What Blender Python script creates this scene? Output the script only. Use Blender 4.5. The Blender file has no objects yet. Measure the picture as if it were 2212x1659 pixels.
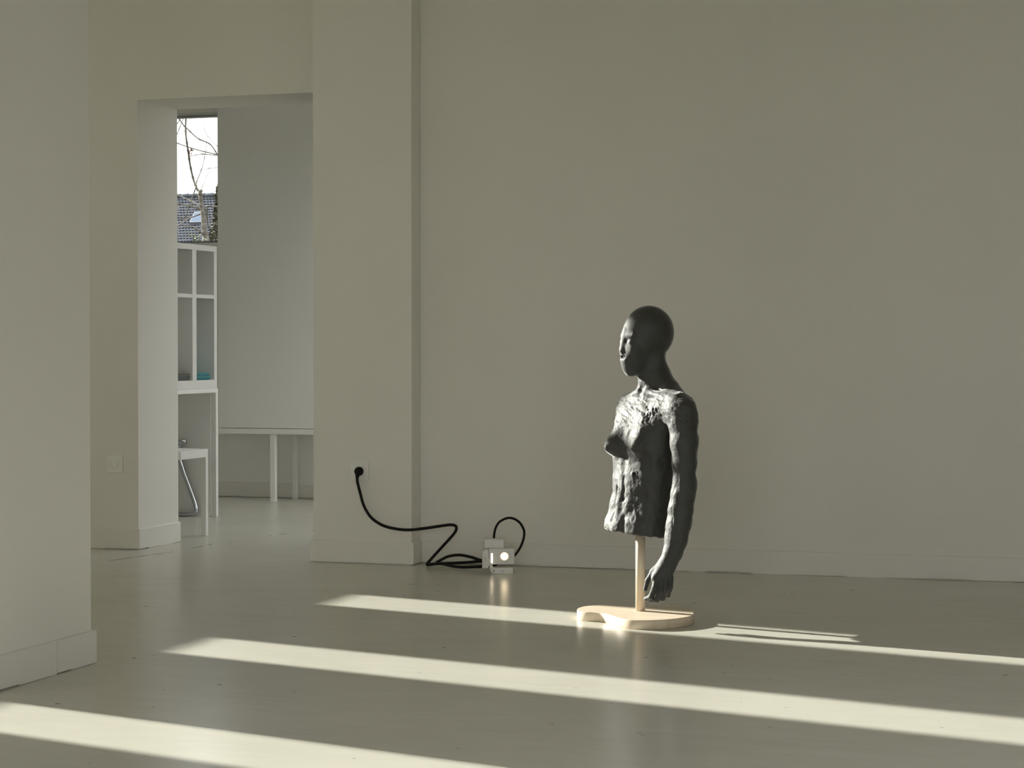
import bpy, bmesh, math, random
import numpy as np
from mathutils import Vector, Matrix

random.seed(7)
R = math.radians
SC = bpy.context.scene
COL = SC.collection

# ------------------------------------------------------------------ camera
IW, IH, FPX, HZ, CH = 2212.0, 1659.0, 4300.0, 750.0, 0.92
CXP, CYP = IW / 2, IH / 2
PIT = math.atan((CYP - HZ) / FPX)
YAW = math.atan((2500 - CXP) / math.hypot(FPX, CYP - HZ))
cam = bpy.data.cameras.new('camera')
cam.sensor_fit = 'HORIZONTAL'
cam.sensor_width = 36.0
cam.lens = FPX / IW * 36.0
cam.clip_end = 500
cam_o = bpy.data.objects.new('camera', cam)
cam_o.location = (0, 0, CH)
cam_o.rotation_euler = (math.pi / 2 - PIT, 0, YAW)
COL.objects.link(cam_o)
SC.camera = cam_o

# ------------------------------------------------------------------ sky, sun, exposure
SUN_AZ, SUN_EL = 14.05, 19.0          # sun stands over the left windows, a little ahead of the camera
world = bpy.data.worlds.new('sky')
SC.world = world
world.use_nodes = True
nt = world.node_tree
nt.nodes.clear()
wo = nt.nodes.new('ShaderNodeOutputWorld')
bg = nt.nodes.new('ShaderNodeBackground')
bg.inputs['Color'].default_value = (1.0, 0.975, 0.975, 1)
bg.inputs['Strength'].default_value = 4.2
nt.links.new(bg.outputs[0], wo.inputs[0])

sun = bpy.data.lights.new('sun', 'SUN')
sun.energy = 16.0
sun.angle = R(0.56)
sun.color = (1.0, 0.945, 0.865)
sun_o = bpy.data.objects.new('sun', sun)
COL.objects.link(sun_o)
sd = Vector((math.cos(R(SUN_AZ)) * math.cos(R(SUN_EL)), -math.sin(R(SUN_AZ)) * math.cos(R(SUN_EL)), -math.sin(R(SUN_EL))))
sun_o.rotation_euler = sd.to_track_quat('-Z', 'Y').to_euler()
sun_o.location = (-9, 9, 6)

vs = SC.view_settings
vs.view_transform = 'Standard'
vs.look = 'None'
vs.gamma = 1.0
vs.exposure = 0.0
vs.use_curve_mapping = False
SC.cycles.max_bounces = 10
SC.cycles.diffuse_bounces = 7
SC.cycles.glossy_bounces = 4
SC.cycles.transparent_max_bounces = 12
SC.cycles.caustics_reflective = False
SC.cycles.caustics_refractive = False
SC.cycles.use_denoising = True

# ------------------------------------------------------------------ sight lines: pixel of the photograph -> point in the room
RT = np.array([math.cos(YAW), math.sin(YAW), 0.0])
FW = np.array([-math.sin(YAW) * math.cos(PIT), math.cos(YAW) * math.cos(PIT), -math.sin(PIT)])
UP = np.cross(RT, FW)
CP = np.array([0, 0, CH])
def ray(x, y): return FW + (x - CXP) / FPX * RT + (CYP - y) / FPX * UP
def onz(x, y, z=0.0):
    d = ray(x, y); return CP + d * ((z - CH) / d[2])
def onY(x, y, Y):
    d = ray(x, y); return CP + d * (Y / d[1])
def onX(x, y, X):
    d = ray(x, y); return CP + d * (X / d[0])

# ------------------------------------------------------------------ helpers
def tag(o, label=None, cat=None, group=None, kind=None):
    if label: o['label'] = label
    if cat: o['category'] = cat
    if group: o['group'] = group
    if kind: o['kind'] = kind
    return o

def empty(name, loc=(0, 0, 0), rz=0.0):
    o = bpy.data.objects.new(name, None)
    o.empty_display_size = 0.05
    o.location = loc
    o.rotation_euler = (0, 0, rz)
    COL.objects.link(o)
    return o

def obj(name, bm, mat, parent=None, smooth=False):
    me = bpy.data.meshes.new(name)
    bmesh.ops.recalc_face_normals(bm, faces=bm.faces)
    bm.to_mesh(me)
    bm.free()
    return link(name, me, mat, parent, smooth)

def link(name, me, mat, parent=None, smooth=False):
    if mat: me.materials.append(mat)
    if smooth:
        me.polygons.foreach_set('use_smooth', [True] * len(me.polygons))
    o = bpy.data.objects.new(name, me)
    COL.objects.link(o)
    if parent: o.parent = parent
    return o

def box(bm, x0, x1, y0, y1, z0, z1, bev=0.0, seg=1):
    b = bmesh.new() if bev > 0 else bm
    vs_ = [b.verts.new(p) for p in ((x0, y0, z0), (x1, y0, z0), (x1, y1, z0), (x0, y1, z0), (x0, y0, z1), (x1, y0, z1), (x1, y1, z1), (x0, y1, z1))]
    for f in ((0, 3, 2, 1), (4, 5, 6, 7), (0, 1, 5, 4), (1, 2, 6, 5), (2, 3, 7, 6), (3, 0, 4, 7)):
        b.faces.new([vs_[i] for i in f])
    if bev > 0:
        bmesh.ops.bevel(b, geom=list(b.edges), offset=bev, segments=seg, affect='EDGES', profile=0.5)
        me = bpy.data.meshes.new('t'); b.to_mesh(me); b.free(); bm.from_mesh(me); bpy.data.meshes.remove(me)
    return bm

def one_box(name, mat, parent, x0, x1, y0, y1, z0, z1, bev=0.0, seg=1):
    return obj(name, box(bmesh.new(), x0, x1, y0, y1, z0, z1, bev, seg), mat, parent)

def catmull(pts, n=8, closed=False):
    P = [np.array(p, float) for p in pts]
    out = []
    m = len(P)
    rng = range(m) if closed else range(m - 1)
    for i in rng:
        p0 = P[(i - 1) % m] if closed or i > 0 else 2 * P[0] - P[1]
        p1 = P[i]; p2 = P[(i + 1) % m]
        p3 = P[(i + 2) % m] if closed or i + 2 < m else 2 * P[-1] - P[-2]
        for k in range(n):
            t = k / n
            out.append(0.5 * ((2 * p1) + (-p0 + p2) * t + (2 * p0 - 5 * p1 + 4 * p2 - p3) * t * t + (-p0 + 3 * p1 - 3 * p2 + p3) * t ** 3))
    if not closed: out.append(P[-1])
    return out

def tube(bm, pts, rad, sides=8, cap=True):
    pts = [Vector(p) for p in pts]
    n = len(pts)
    rads = [rad] * n if not hasattr(rad, '__len__') else list(rad)
    t0 = (pts[1] - pts[0]).normalized()
    ref = Vector((0, 0, 1)) if abs(t0.z) < 0.9 else Vector((1, 0, 0))
    nrm = t0.cross(ref).normalized()
    rings = []
    for i, p in enumerate(pts):
        t = (pts[min(i + 1, n - 1)] - pts[max(i - 1, 0)]).normalized()
        nrm = (nrm - t * nrm.dot(t)).normalized()
        b = t.cross(nrm)
        rings.append([bm.verts.new(p + (nrm * math.cos(2 * math.pi * k / sides) + b * math.sin(2 * math.pi * k / sides)) * rads[i]) for k in range(sides)])
    for a, b in zip(rings[:-1], rings[1:]):
        for k in range(sides):
            bm.faces.new((a[k], a[(k + 1) % sides], b[(k + 1) % sides], b[k]))
    if cap:
        bm.faces.new(rings[0][::-1]); bm.faces.new(rings[-1])
    return bm

def lathe(bm, prof, mat4=None, seg=24, cap=True):
    """profile of (radius, z) turned about the z axis, then moved by mat4"""
    rings = []
    for r, z in prof:
        rings.append([bm.verts.new((r * math.cos(2 * math.pi * k / seg), r * math.sin(2 * math.pi * k / seg), z)) for k in range(seg)])
    for a, b in zip(rings[:-1], rings[1:]):
        for k in range(seg):
            bm.faces.new((a[k], a[(k + 1) % seg], b[(k + 1) % seg], b[k]))
    if cap:
        bm.faces.new(rings[0][::-1]); bm.faces.new(rings[-1])
    if mat4 is not None:
        bmesh.ops.transform(bm, matrix=mat4, verts=[v for r in rings for v in r])
    return bm

# ------------------------------------------------------------------ materials
def mat(name, col, rough=0.5, metal=0.0, spec=0.5, **kw):
    m = bpy.data.materials.new(name)
    m.use_nodes = True
    b = m.node_tree.nodes['Principled BSDF']
    b.inputs['Base Color'].default_value = (*col, 1)
    b.inputs['Roughness'].default_value = rough
    b.inputs['Metallic'].default_value = metal
    b.inputs['Specular IOR Level'].default_value = spec
    for k, v in kw.items():
        b.inputs[k].default_value = v
    return m

def N(m, typ, **kw):
    n = m.node_tree.nodes.new(typ)
    for k, v in kw.items():
        if hasattr(n, k): setattr(n, k, v)
        else: n.inputs[k].default_value = v
    return n

def L(m, a, b): m.node_tree.links.new(a, b)
def bsdf(m): return m.node_tree.nodes['Principled BSDF']

def noise_mat(name, c1, c2, scale, rough=0.5, bump=0.0, bscale=None, detail=4, stretch=None, **kw):
    m = mat(name, c1, rough, **kw)
    tc = N(m, 'ShaderNodeTexCoord')
    mp = N(m, 'ShaderNodeMapping')
    if stretch: mp.inputs['Scale'].default_value = stretch
    L(m, tc.outputs['Object'], mp.inputs['Vector'])
    no = N(m, 'ShaderNodeTexNoise'); no.inputs['Scale'].default_value = scale; no.inputs['Detail'].default_value = detail
    L(m, mp.outputs[0], no.inputs['Vector'])
    mx = N(m, 'ShaderNodeMix', data_type='RGBA')
    mx.inputs[6].default_value = (*c1, 1); mx.inputs[7].default_value = (*c2, 1)
    rp = N(m, 'ShaderNodeMapRange'); rp.inputs[1].default_value = 0.35; rp.inputs[2].default_value = 0.65
    L(m, no.outputs[0], rp.inputs[0]); L(m, rp.outputs[0], mx.inputs[0])
    L(m, mx.outputs[2], bsdf(m).inputs['Base Color'])
    if bump:
        nb = N(m, 'ShaderNodeTexNoise'); nb.inputs['Scale'].default_value = bscale or scale * 4; nb.inputs['Detail'].default_value = 5
        L(m, mp.outputs[0], nb.inputs['Vector'])
        bp = N(m, 'ShaderNodeBump'); bp.inputs['Strength'].default_value = bump; bp.inputs['Distance'].default_value = 0.01
        L(m, nb.outputs[0], bp.inputs['Height']); L(m, bp.outputs[0], bsdf(m).inputs['Normal'])
    return m

PAINT = noise_mat('white_wall_paint', (0.80, 0.785, 0.735), (0.78, 0.765, 0.715), 1.3, rough=0.75, bump=0.04, bscale=60, spec=0.3)
SKIRT = noise_mat('white_skirting_paint', (0.79, 0.775, 0.73), (0.77, 0.755, 0.71), 2.0, rough=0.55, spec=0.4)
REARPAINT = noise_mat('white_cool_paint', (0.86, 0.86, 0.84), (0.845, 0.845, 0.825), 1.0, rough=0.7, spec=0.3)
LACQUER = noise_mat('white_lacquer', (0.82, 0.82, 0.80), (0.80, 0.80, 0.78), 6.0, rough=0.35)
SHELFW = noise_mat('white_shelf_lacquer', (0.72, 0.72, 0.70), (0.70, 0.70, 0.68), 6.0, rough=0.4)
WHITEPL = noise_mat('white_plastic', (0.84, 0.835, 0.80), (0.82, 0.815, 0.78), 30.0, rough=0.35)
WHITEMETAL = noise_mat('white_powder_coat', (0.80, 0.79, 0.77), (0.77, 0.76, 0.74), 60.0, rough=0.4, bump=0.03, bscale=500)
BLACKRUB = noise_mat('black_rubber', (0.006, 0.006, 0.005), (0.010, 0.009, 0.008), 40.0, rough=0.6, spec=0.2)
CHROME = mat('chrome', (0.62, 0.64, 0.68), 0.16, 1.0)
SCREWM = mat('steel_screw', (0.35, 0.34, 0.32), 0.4, 1.0)
CAST = noise_mat('aluminium_cast', (0.8, 0.78, 0.74), (0.7, 0.68, 0.64), 20.0, rough=0.25, metal=1.0)

def emit(name, col, strength):
    m = bpy.data.materials.new(name); m.use_nodes = True
    t = m.node_tree; t.nodes.clear()
    o = t.nodes.new('ShaderNodeOutputMaterial'); e = t.nodes.new('ShaderNodeEmission')
    e.inputs[0].default_value = (*col, 1); e.inputs[1].default_value = strength
    t.links.new(e.outputs[0], o.inputs[0])
    return m
def bulb_mat():
    m = bpy.data.materials.new('lamp_glass'); m.use_nodes = True
    t = m.node_tree; t.nodes.clear()
    o = t.nodes.new('ShaderNodeOutputMaterial'); e = t.nodes.new('ShaderNodeEmission')
    lw = t.nodes.new('ShaderNodeLayerWeight'); lw.inputs[0].default_value = 0.5
    cr = t.nodes.new('ShaderNodeValToRGB')
    cr.color_ramp.elements[0].position = 0.15; cr.color_ramp.elements[0].color = (1.0, 0.82, 0.52, 1)
    cr.color_ramp.elements[1].position = 0.8; cr.color_ramp.elements[1].color = (0.22, 0.085, 0.018, 1)
    t.links.new(lw.outputs['Facing'], cr.inputs[0]); t.links.new(cr.outputs[0], e.inputs[0])
    e.inputs[1].default_value = 7.0
    t.links.new(e.outputs[0], o.inputs[0])
    return m
BULB = bulb_mat()
SLIT = emit('lamp_slit', (1.0, 0.80, 0.55), 6.0)

def glass_mat():
    m = bpy.data.materials.new('window_glass'); m.use_nodes = True
    t = m.node_tree; t.nodes.clear()
    o = t.nodes.new('ShaderNodeOutputMaterial'); mx = t.nodes.new('ShaderNodeMixShader')
    tr = t.nodes.new('ShaderNodeBsdfTransparent'); gl = t.nodes.new('ShaderNodeBsdfGlossy')
    fr = t.nodes.new('ShaderNodeFresnel'); fr.inputs[0].default_value = 1.45
    tr.inputs[0].default_value = (0.96, 0.98, 0.97, 1); gl.inputs['Roughness'].default_value = 0.02
    t.links.new(fr.outputs[0], mx.inputs[0]); t.links.new(tr.outputs[0], mx.inputs[1]); t.links.new(gl.outputs[0], mx.inputs[2])
    t.links.new(mx.outputs[0], o.inputs[0])
    return m
GLASS = glass_mat()

def floor_mat():
    m = mat('sealed_concrete', (0.5, 0.49, 0.42), 0.3, spec=0.7)
    b = bsdf(m)
    tc = N(m, 'ShaderNodeTexCoord')
    n1 = N(m, 'ShaderNodeTexNoise'); n1.inputs['Scale'].default_value = 1.6; n1.inputs['Detail'].default_value = 6; n1.inputs['Roughness'].default_value = 0.6
    L(m, tc.outputs['Object'], n1.inputs['Vector'])
    cr = N(m, 'ShaderNodeValToRGB')
    cr.color_ramp.elements[0].position = 0.3; cr.color_ramp.elements[0].color = (0.535, 0.52, 0.455, 1)
    cr.color_ramp.elements[1].position = 0.7; cr.color_ramp.elements[1].color = (0.59, 0.575, 0.51, 1)
    L(m, n1.outputs[0], cr.inputs[0])
    # brushed pale smears
    mp = N(m, 'ShaderNodeMapping'); mp.inputs['Scale'].default_value = (2.0, 9.0, 1.0); mp.inputs['Rotation'].default_value = (0, 0, R(25))
    L(m, tc.outputs['Object'], mp.inputs['Vector'])
    n2 = N(m, 'ShaderNodeTexNoise'); n2.inputs['Scale'].default_value = 2.2; n2.inputs['Detail'].default_value = 5
    L(m, mp.outputs[0], n2.inputs['Vector'])
    mr = N(m, 'ShaderNodeMapRange'); mr.inputs[1].default_value = 0.4; mr.inputs[2].default_value = 0.75; mr.inputs[4].default_value = 0.35
    L(m, n2.outputs[0], mr.inputs[0])
    mxa = N(m, 'ShaderNodeMix', data_type='RGBA'); mxa.inputs[7].default_value = (0.63, 0.62, 0.56, 1)
    L(m, mr.outputs[0], mxa.inputs[0]); L(m, cr.outputs[0], mxa.inputs[6])
    # small dark pits
    vo = N(m, 'ShaderNodeTexVoronoi'); vo.inputs['Scale'].default_value = 5.5
    L(m, tc.outputs['Object'], vo.inputs['Vector'])
    lt = N(m, 'ShaderNodeMath', operation='LESS_THAN'); lt.inputs[1].default_value = 0.042
    L(m, vo.outputs['Distance'], lt.inputs[0])
    vo2 = N(m, 'ShaderNodeTexVoronoi'); vo2.inputs['Scale'].default_value = 15.0
    mp2 = N(m, 'ShaderNodeMapping'); mp2.inputs['Scale'].default_value = (0.7, 1.5, 1.0); mp2.inputs['Rotation'].default_value = (0, 0, R(-20))
    L(m, tc.outputs['Object'], mp2.inputs['Vector']); L(m, mp2.outputs[0], vo2.inputs['Vector'])
    lt2 = N(m, 'ShaderNodeMath', operation='LESS_THAN'); lt2.inputs[1].default_value = 0.065
    L(m, vo2.outputs['Distance'], lt2.inputs[0])
    sp = N(m, 'ShaderNodeSeparateColor'); L(m, vo2.outputs['Color'], sp.inputs[0])
    g2 = N(m, 'ShaderNodeMath', operation='GREATER_THAN'); g2.inputs[1].default_value = 0.75
    L(m, sp.outputs[0], g2.inputs[0])
    mu = N(m, 'ShaderNodeMath', operation='MULTIPLY'); L(m, lt2.outputs[0], mu.inputs[0]); L(m, g2.outputs[0], mu.inputs[1])
    sp1 = N(m, 'ShaderNodeSeparateColor'); L(m, vo.outputs['Color'], sp1.inputs[0])
    g1 = N(m, 'ShaderNodeMath', operation='GREATER_THAN'); g1.inputs[1].default_value = 0.35
    L(m, sp1.outputs[1], g1.inputs[0])
    mu1 = N(m, 'ShaderNodeMath', operation='MULTIPLY'); L(m, lt.outputs[0], mu1.inputs[0]); L(m, g1.outputs[0], mu1.inputs[1])
    ad = N(m, 'ShaderNodeMath', operation='MAXIMUM'); L(m, mu1.outputs[0], ad.inputs[0]); L(m, mu.outputs[0], ad.inputs[1])
    # hairline joint running in front of the doorway
    sx = N(m, 'ShaderNodeSeparateXYZ'); L(m, tc.outputs['Object'], sx.inputs[0])
    a = onz(183, 1220); c = onz(600, 1155)
    dx, dy = c[0] - a[0], c[1] - a[1]; ln = math.hypot(dx, dy)
    m1 = N(m, 'ShaderNodeMath', operation='MULTIPLY'); m1.inputs[1].default_value = -dy / ln; L(m, sx.outputs[0], m1.inputs[0])
    m2 = N(m, 'ShaderNodeMath', operation='MULTIPLY_ADD'); m2.inputs[1].default_value = dx / ln; L(m, sx.outputs[1], m2.inputs[0]); L(m, m1.outputs[0], m2.inputs[2])
    wob = N(m, 'ShaderNodeTexNoise'); wob.inputs['Scale'].default_value = 3.0; L(m, tc.outputs['Object'], wob.inputs['Vector'])
    m3 = N(m, 'ShaderNodeMath', operation='MULTIPLY_ADD'); m3.inputs[1].default_value = 0.12; L(m, wob.outputs[0], m3.inputs[0]); L(m, m2.outputs[0], m3.inputs[2])
    m4 = N(m, 'ShaderNodeMath', operation='SUBTRACT'); m4.inputs[1].default_value = (-dy / ln) * a[0] + (dx / ln) * a[1] + 0.06; L(m, m3.outputs[0], m4.inputs[0])
    m5 = N(m, 'ShaderNodeMath', operation='ABSOLUTE'); L(m, m4.outputs[0], m5.inputs[0])
    m6 = N(m, 'ShaderNodeMath', operation='LESS_THAN'); m6.inputs[1].default_value = 0.012; L(m, m5.outputs[0], m6.inputs[0])
    brk = N(m, 'ShaderNodeTexNoise'); brk.inputs['Scale'].default_value = 6.0; L(m, tc.outputs['Object'], brk.inputs['Vector'])
    m7 = N(m, 'ShaderNodeMath', operation='GREATER_THAN'); m7.inputs[1].default_value = 0.52; L(m, brk.outputs[0], m7.inputs[0])
    m8 = N(m, 'ShaderNodeMath', operation='MULTIPLY'); L(m, m6.outputs[0], m8.inputs[0]); L(m, m7.outputs[0], m8.inputs[1])
    ad2 = N(m, 'ShaderNodeMath', operation='MAXIMUM'); L(m, ad.outputs[0], ad2.inputs[0]); L(m, m8.outputs[0], ad2.inputs[1])
    sc_ = N(m, 'ShaderNodeMath', operation='MULTIPLY'); sc_.inputs[1].default_value = 0.75; L(m, ad2.outputs[0], sc_.inputs[0])
    mx = N(m, 'ShaderNodeMix', data_type='RGBA'); mx.inputs[7].default_value = (0.14, 0.13, 0.095, 1)
    L(m, sc_.outputs[0], mx.inputs[0]); L(m, mxa.outputs[2], mx.inputs[6])
    L(m, mx.outputs[2], b.inputs['Base Color'])
    # gloss
    b.inputs['Roughness'].default_value = 0.25
    nb = N(m, 'ShaderNodeTexNoise'); nb.inputs['Scale'].default_value = 9.0; nb.inputs['Detail'].default_value = 2
    L(m, tc.outputs['Object'], nb.inputs['Vector'])
    sb = N(m, 'ShaderNodeMath', operation='MULTIPLY_ADD'); sb.inputs[1].default_value = 0.0
    L(m, ad2.outputs[0], sb.inputs[0]); L(m, nb.outputs[0], sb.inputs[2])
    bp = N(m, 'ShaderNodeBump'); bp.inputs['Strength'].default_value = 0.06; bp.inputs['Distance'].default_value = 0.004
    L(m, sb.outputs[0], bp.inputs['Height']); L(m, bp.outputs[0], b.inputs['Normal'])
    return m
FLOOR = floor_mat()

# ------------------------------------------------------------------ the room
ZC = 3.35                      # ceiling
XL, YB = -2.95, 7.957          # inner faces of the left piers and of the long back wall
YD, YR = 8.074, 8.461          # doorway wall, front and rear face
def struct(name, bm, m, parent=None):
    o = obj(name, bm, m, parent)
    if not parent: o['kind'] = 'structure'
    return o

struct('floor', box(bmesh.new(), -7.3, 5.3, -4.3, 11.4, -0.12, 0.0), FLOOR)
ML = (0.2, 2.0, 1.8, 3.9)            # unseen rooflight added to brighten the large room's floor
bm = box(bmesh.new(), -7.3, ML[0], -4.3, YR, ZC, ZC + 0.15); box(bm, ML[1], 5.3, -4.3, YR, ZC, ZC + 0.15)
box(bm, ML[0], ML[1], -4.3, ML[2], ZC, ZC + 0.15); box(bm, ML[0], ML[1], ML[3], YR, ZC, ZC + 0.15)
RL = (-4.2, -2.7, 8.9, 10.3); ZR = 2.95          # unseen rooflight added to brighten the rear room
box(bm, -7.3, RL[0], YR, 11.4, ZR, ZR + 0.12); box(bm, RL[1], -1.4, YR, 11.4, ZR, ZR + 0.12)
box(bm, RL[0], RL[1], YR, RL[2], ZR, ZR + 0.12); box(bm, RL[0], RL[1], RL[3], 11.4, ZR, ZR + 0.12)
struct('ceiling', bm, PAINT)

def prism(bm, poly, z0, z1):
    a = [bm.verts.new((x, y, z0)) for x, y in poly]; b = [bm.verts.new((x, y, z1)) for x, y in poly]
    n = len(poly)
    bm.faces.new(a[::-1]); bm.faces.new(b)
    for i in range(n): bm.faces.new((a[i], a[(i + 1) % n], b[(i + 1) % n], b[i]))
    return bm

BWS = (8.023 - 7.957) / (2.968 - 0.492)         # the back wall is a hair out of square
def ybw(x): return YB + (x + 2.968) * BWS
struct('wall_back', prism(bmesh.new(), [(-2.99, YB), (5.3, ybw(5.3)), (5.3, YR), (-2.99, YR)], 0, ZC), PAINT)
struct('wall_pilaster', box(bmesh.new(), -3.441, -2.991, 7.854, YR, 0, ZC), PAINT)
DX0, DX1, DZ = -4.402, -3.36, 2.04
bm = box(bmesh.new(), -7.0, DX0, YD, YR, 0, ZC)
box(bm, DX1, -3.441, YD, YR, 0, ZC)
box(bm, DX0, DX1, YD, YR, DZ, ZC)
struct('wall_doorway', bm, PAINT)
struct('wall_left', box(bmesh.new(), XL - 0.30, XL, 4.60, 5.124, 0, ZC), PAINT)
struct('wall_left_front', box(bmesh.new(), XL - 0.30, XL, -4.0, 3.55, 0, ZC), PAINT)

# outer left wall with three slit windows the sun comes through
XW = -7.0
SILL, TR0, TR1, TOP = 1.472, 2.453, 2.488, 2.896
slits = []
for lo, hi in ((6.541, 6.862), (5.370, 5.705), (4.180, 4.503)):
    s = (XW + 2.85) * -math.tan(R(SUN_AZ))
    slits.append((lo + s, hi + s))
bm = bmesh.new()
fr_ = 0.05
AW = (-1.2, 3.0, 0.9, 2.95)  # opening of the unseen window added to light the alcove
box(bm, XW - 0.15, XW + 0.15, -4.0, AW[0], 0, ZC); box(bm, XW - 0.15, XW + 0.15, AW[0], AW[1], 0, AW[2]); box(bm, XW - 0.15, XW + 0.15, AW[0], AW[1], AW[3], ZC)
ys = [AW[1]]
for lo, hi in sorted(slits):
    box(bm, XW - 0.15, XW + 0.15, ys[-1], lo - fr_ - 0.04, 0, ZC)
    box(bm, XW - 0.15, XW + 0.15, lo - fr_ - 0.04, hi + fr_ + 0.04, 0, SILL - fr_)
    box(bm, XW - 0.15, XW + 0.15, lo - fr_ - 0.04, hi + fr_ + 0.04, TOP + fr_, ZC)
    ys.append(hi + fr_ + 0.04)
box(bm, XW - 0.15, XW + 0.15, ys[-1], 11.3, 0, ZC)
struct('wall_outer_left', bm, PAINT)
for i, (lo, hi) in enumerate(slits):
    w = empty('window_%d' % (i + 1), (XW, (lo + hi) / 2, SILL)); w['kind'] = 'structure'
    h2 = (hi - lo) / 2
    b = box(bmesh.new(), -0.03, 0.03, -h2 - fr_ - 0.04, -h2, -fr_, TOP - SILL + fr_)
    box(b, -0.03, 0.03, h2, h2 + fr_ + 0.04, -fr_, TOP - SILL + fr_)
    box(b, -0.03, 0.03, -h2, h2, -fr_, 0)
    box(b, -0.03, 0.03, -h2, h2, TOP - SILL, TOP - SILL + fr_)
    obj('window_frame', b, LACQUER, w)
    one_box('transom', LACQUER, w, -0.03, 0.03, -h2, h2, TR0 - SILL, TR1 - SILL)
    one_box('pane', GLASS, w, -0.003, 0.003, -h2, h2, 0, TR0 - SILL)
    one_box('pane', GLASS, w, -0.003, 0.003, -h2, h2, TR1 - SILL, TOP - SILL)

w = empty('window_8', (XW, AW[0], AW[2])); w['kind'] = 'structure'  # unseen window, added to bring more light into the alcove
aw, ah = AW[1] - AW[0], AW[3] - AW[2]
b = box(bmesh.new(), -0.03, 0.03, 0, aw, 0, 0.05); box(b, -0.03, 0.03, 0, aw, ah - 0.05, ah)
for k in range(4):
    y = k * aw / 3
    box(b, -0.03, 0.03, max(0, y - 0.03), min(aw, y + 0.03), 0.05, ah - 0.05)
obj('window_frame', b, LACQUER, w)
for k in range(3): one_box('pane', GLASS, w, -0.003, 0.003, k * aw / 3 + 0.03, (k + 1) * aw / 3 - 0.03, 0.05, ah - 0.05)

# unseen glazing, guessed in to light the room from behind and beside the camera
def glazed_wall(name, wname, axis, pos, a0, a1, o0, o1, z0, z1, zt, nmull, th=0.2):
    bm = bmesh.new()
    def bx(b, p0, p1, q0, q1, s0, s1):
        if axis == 'y': box(b, p0, p1, q0, q1, s0, s1)
        else: box(b, q0, q1, p0, p1, s0, s1)
    bx(bm, a0, o0, pos - th / 2, pos + th / 2, 0, zt); bx(bm, o1, a1, pos - th / 2, pos + th / 2, 0, zt)
    bx(bm, o0, o1, pos - th / 2, pos + th / 2, 0, z0); bx(bm, o0, o1, pos - th / 2, pos + th / 2, z1, zt)
    struct(name, bm, PAINT)
    w = empty(wname, (0, 0, 0)); w['kind'] = 'structure'
    b = bmesh.new()
    bx(b, o0, o1, pos - 0.03, pos + 0.03, z0, z0 + 0.05); bx(b, o0, o1, pos - 0.03, pos + 0.03, z1 - 0.05, z1)
    for k in range(nmull + 1):
        x = o0 + (o1 - o0) * k / nmull
        bx(b, max(o0, x - 0.03), min(o1, x + 0.03), pos - 0.03, pos + 0.03, z0 + 0.05, z1 - 0.05)
    obj('window_frame', b, LACQUER, w)
    for k in range(nmull):
        x0 = o0 + (o1 - o0) * k / nmull + 0.03; x1 = o0 + (o1 - o0) * (k + 1) / nmull - 0.03
        b = bmesh.new(); bx(b, x0, x1, pos - 0.003, pos + 0.003, z0 + 0.05, z1 - 0.05); obj('pane', b, GLASS, w)
glazed_wall('wall_front', 'window_4', 'y', -4.1, -7.2, 5.3, -1.8, 4.0, 0.25, 3.05, ZC, 5)
glazed_wall('wall_right', 'window_5', 'x', 5.1, -4.0, 8.35, -1.5, 1.5, 0.25, 3.05, ZC, 3)

for wn, q, zt9 in (('window_9', RL, ZR + 0.12), ('window_10', ML, ZC + 0.15)):  # both rooflights are unseen additions that brighten the rooms
    w = empty(wn, (q[0], q[2], zt9)); w['kind'] = 'structure'
    rx, ry = q[1] - q[0], q[3] - q[2]
    b = box(bmesh.new(), -0.06, rx + 0.06, -0.06, 0, 0, 0.06); box(b, -0.06, rx + 0.06, ry, ry + 0.06, 0, 0.06); box(b, -0.06, 0, 0, ry, 0, 0.06); box(b, rx, rx + 0.06, 0, ry, 0, 0.06)
    obj('window_frame', b, LACQUER, w)
    one_box('pane', GLASS, w, 0, rx, 0, ry, 0.03, 0.036)

# skirting boards: ragged lower edge with a dark gap to the floor
def skirting(name, p0, p1, nrm, h=0.095, t=0.012, gap=0.0048, jag=True, seed=1, ext=(0, 0)):
    rnd = random.Random(seed)
    p0 = Vector((p0[0], p0[1], 0)); p1 = Vector((p1[0], p1[1], 0)); nv = Vector((nrm[0], nrm[1], 0))
    d = (p1 - p0); ln = d.length; d.normalize()
    p0 = p0 - d * ext[0]; ln += ext[0] + ext[1]
    n = max(6, int(ln / 0.02)) if jag else 1
    bm = bmesh.new(); rows = []
    run = 0; g = 0
    for i in range(n + 1):
        q = p0 + d * (ln * i / n)
        if run <= 0:
            run = rnd.randint(1, 9); g = rnd.choice((0.0, 0.001, gap, gap, gap * 0.7)) if jag else gap
        run -= 1
        z = Vector((0, 0, g)); zt = Vector((0, 0, h - 0.003)); ztt = Vector((0, 0, h))
        rows.append([bm.verts.new(q + z), bm.verts.new(q + nv * t + z), bm.verts.new(q + nv * t + zt), bm.verts.new(q + nv * (t - 0.003) + ztt), bm.verts.new(q + ztt)])
    for a, b in zip(rows[:-1], rows[1:]):
        for k in range(5): bm.faces.new((a[k], a[(k + 1) % 5], b[(k + 1) % 5], b[k]))
    bm.faces.new(rows[0]); bm.faces.new(rows[-1][::-1])
    return struct(name, bm, SKIRT)
jx = onX(115, 1450, XL)[1]
skirting('baseboard_left', (XL, jx + 0.0015), (XL, 5.124), (1, 0), seed=3, ext=(0, 0.012))
skirting('baseboard_left_2', (XL, 4.60), (XL, jx - 0.0005), (1, 0), seed=4)
skirting('baseboard_left_end', (XL - 0.30, 5.124), (XL, 5.124), (0, 1), seed=5)
skirting('baseboard_doorway', (-6.85, YD), (DX0, YD), (0, -1), seed=6, ext=(0, 0.012))
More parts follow.
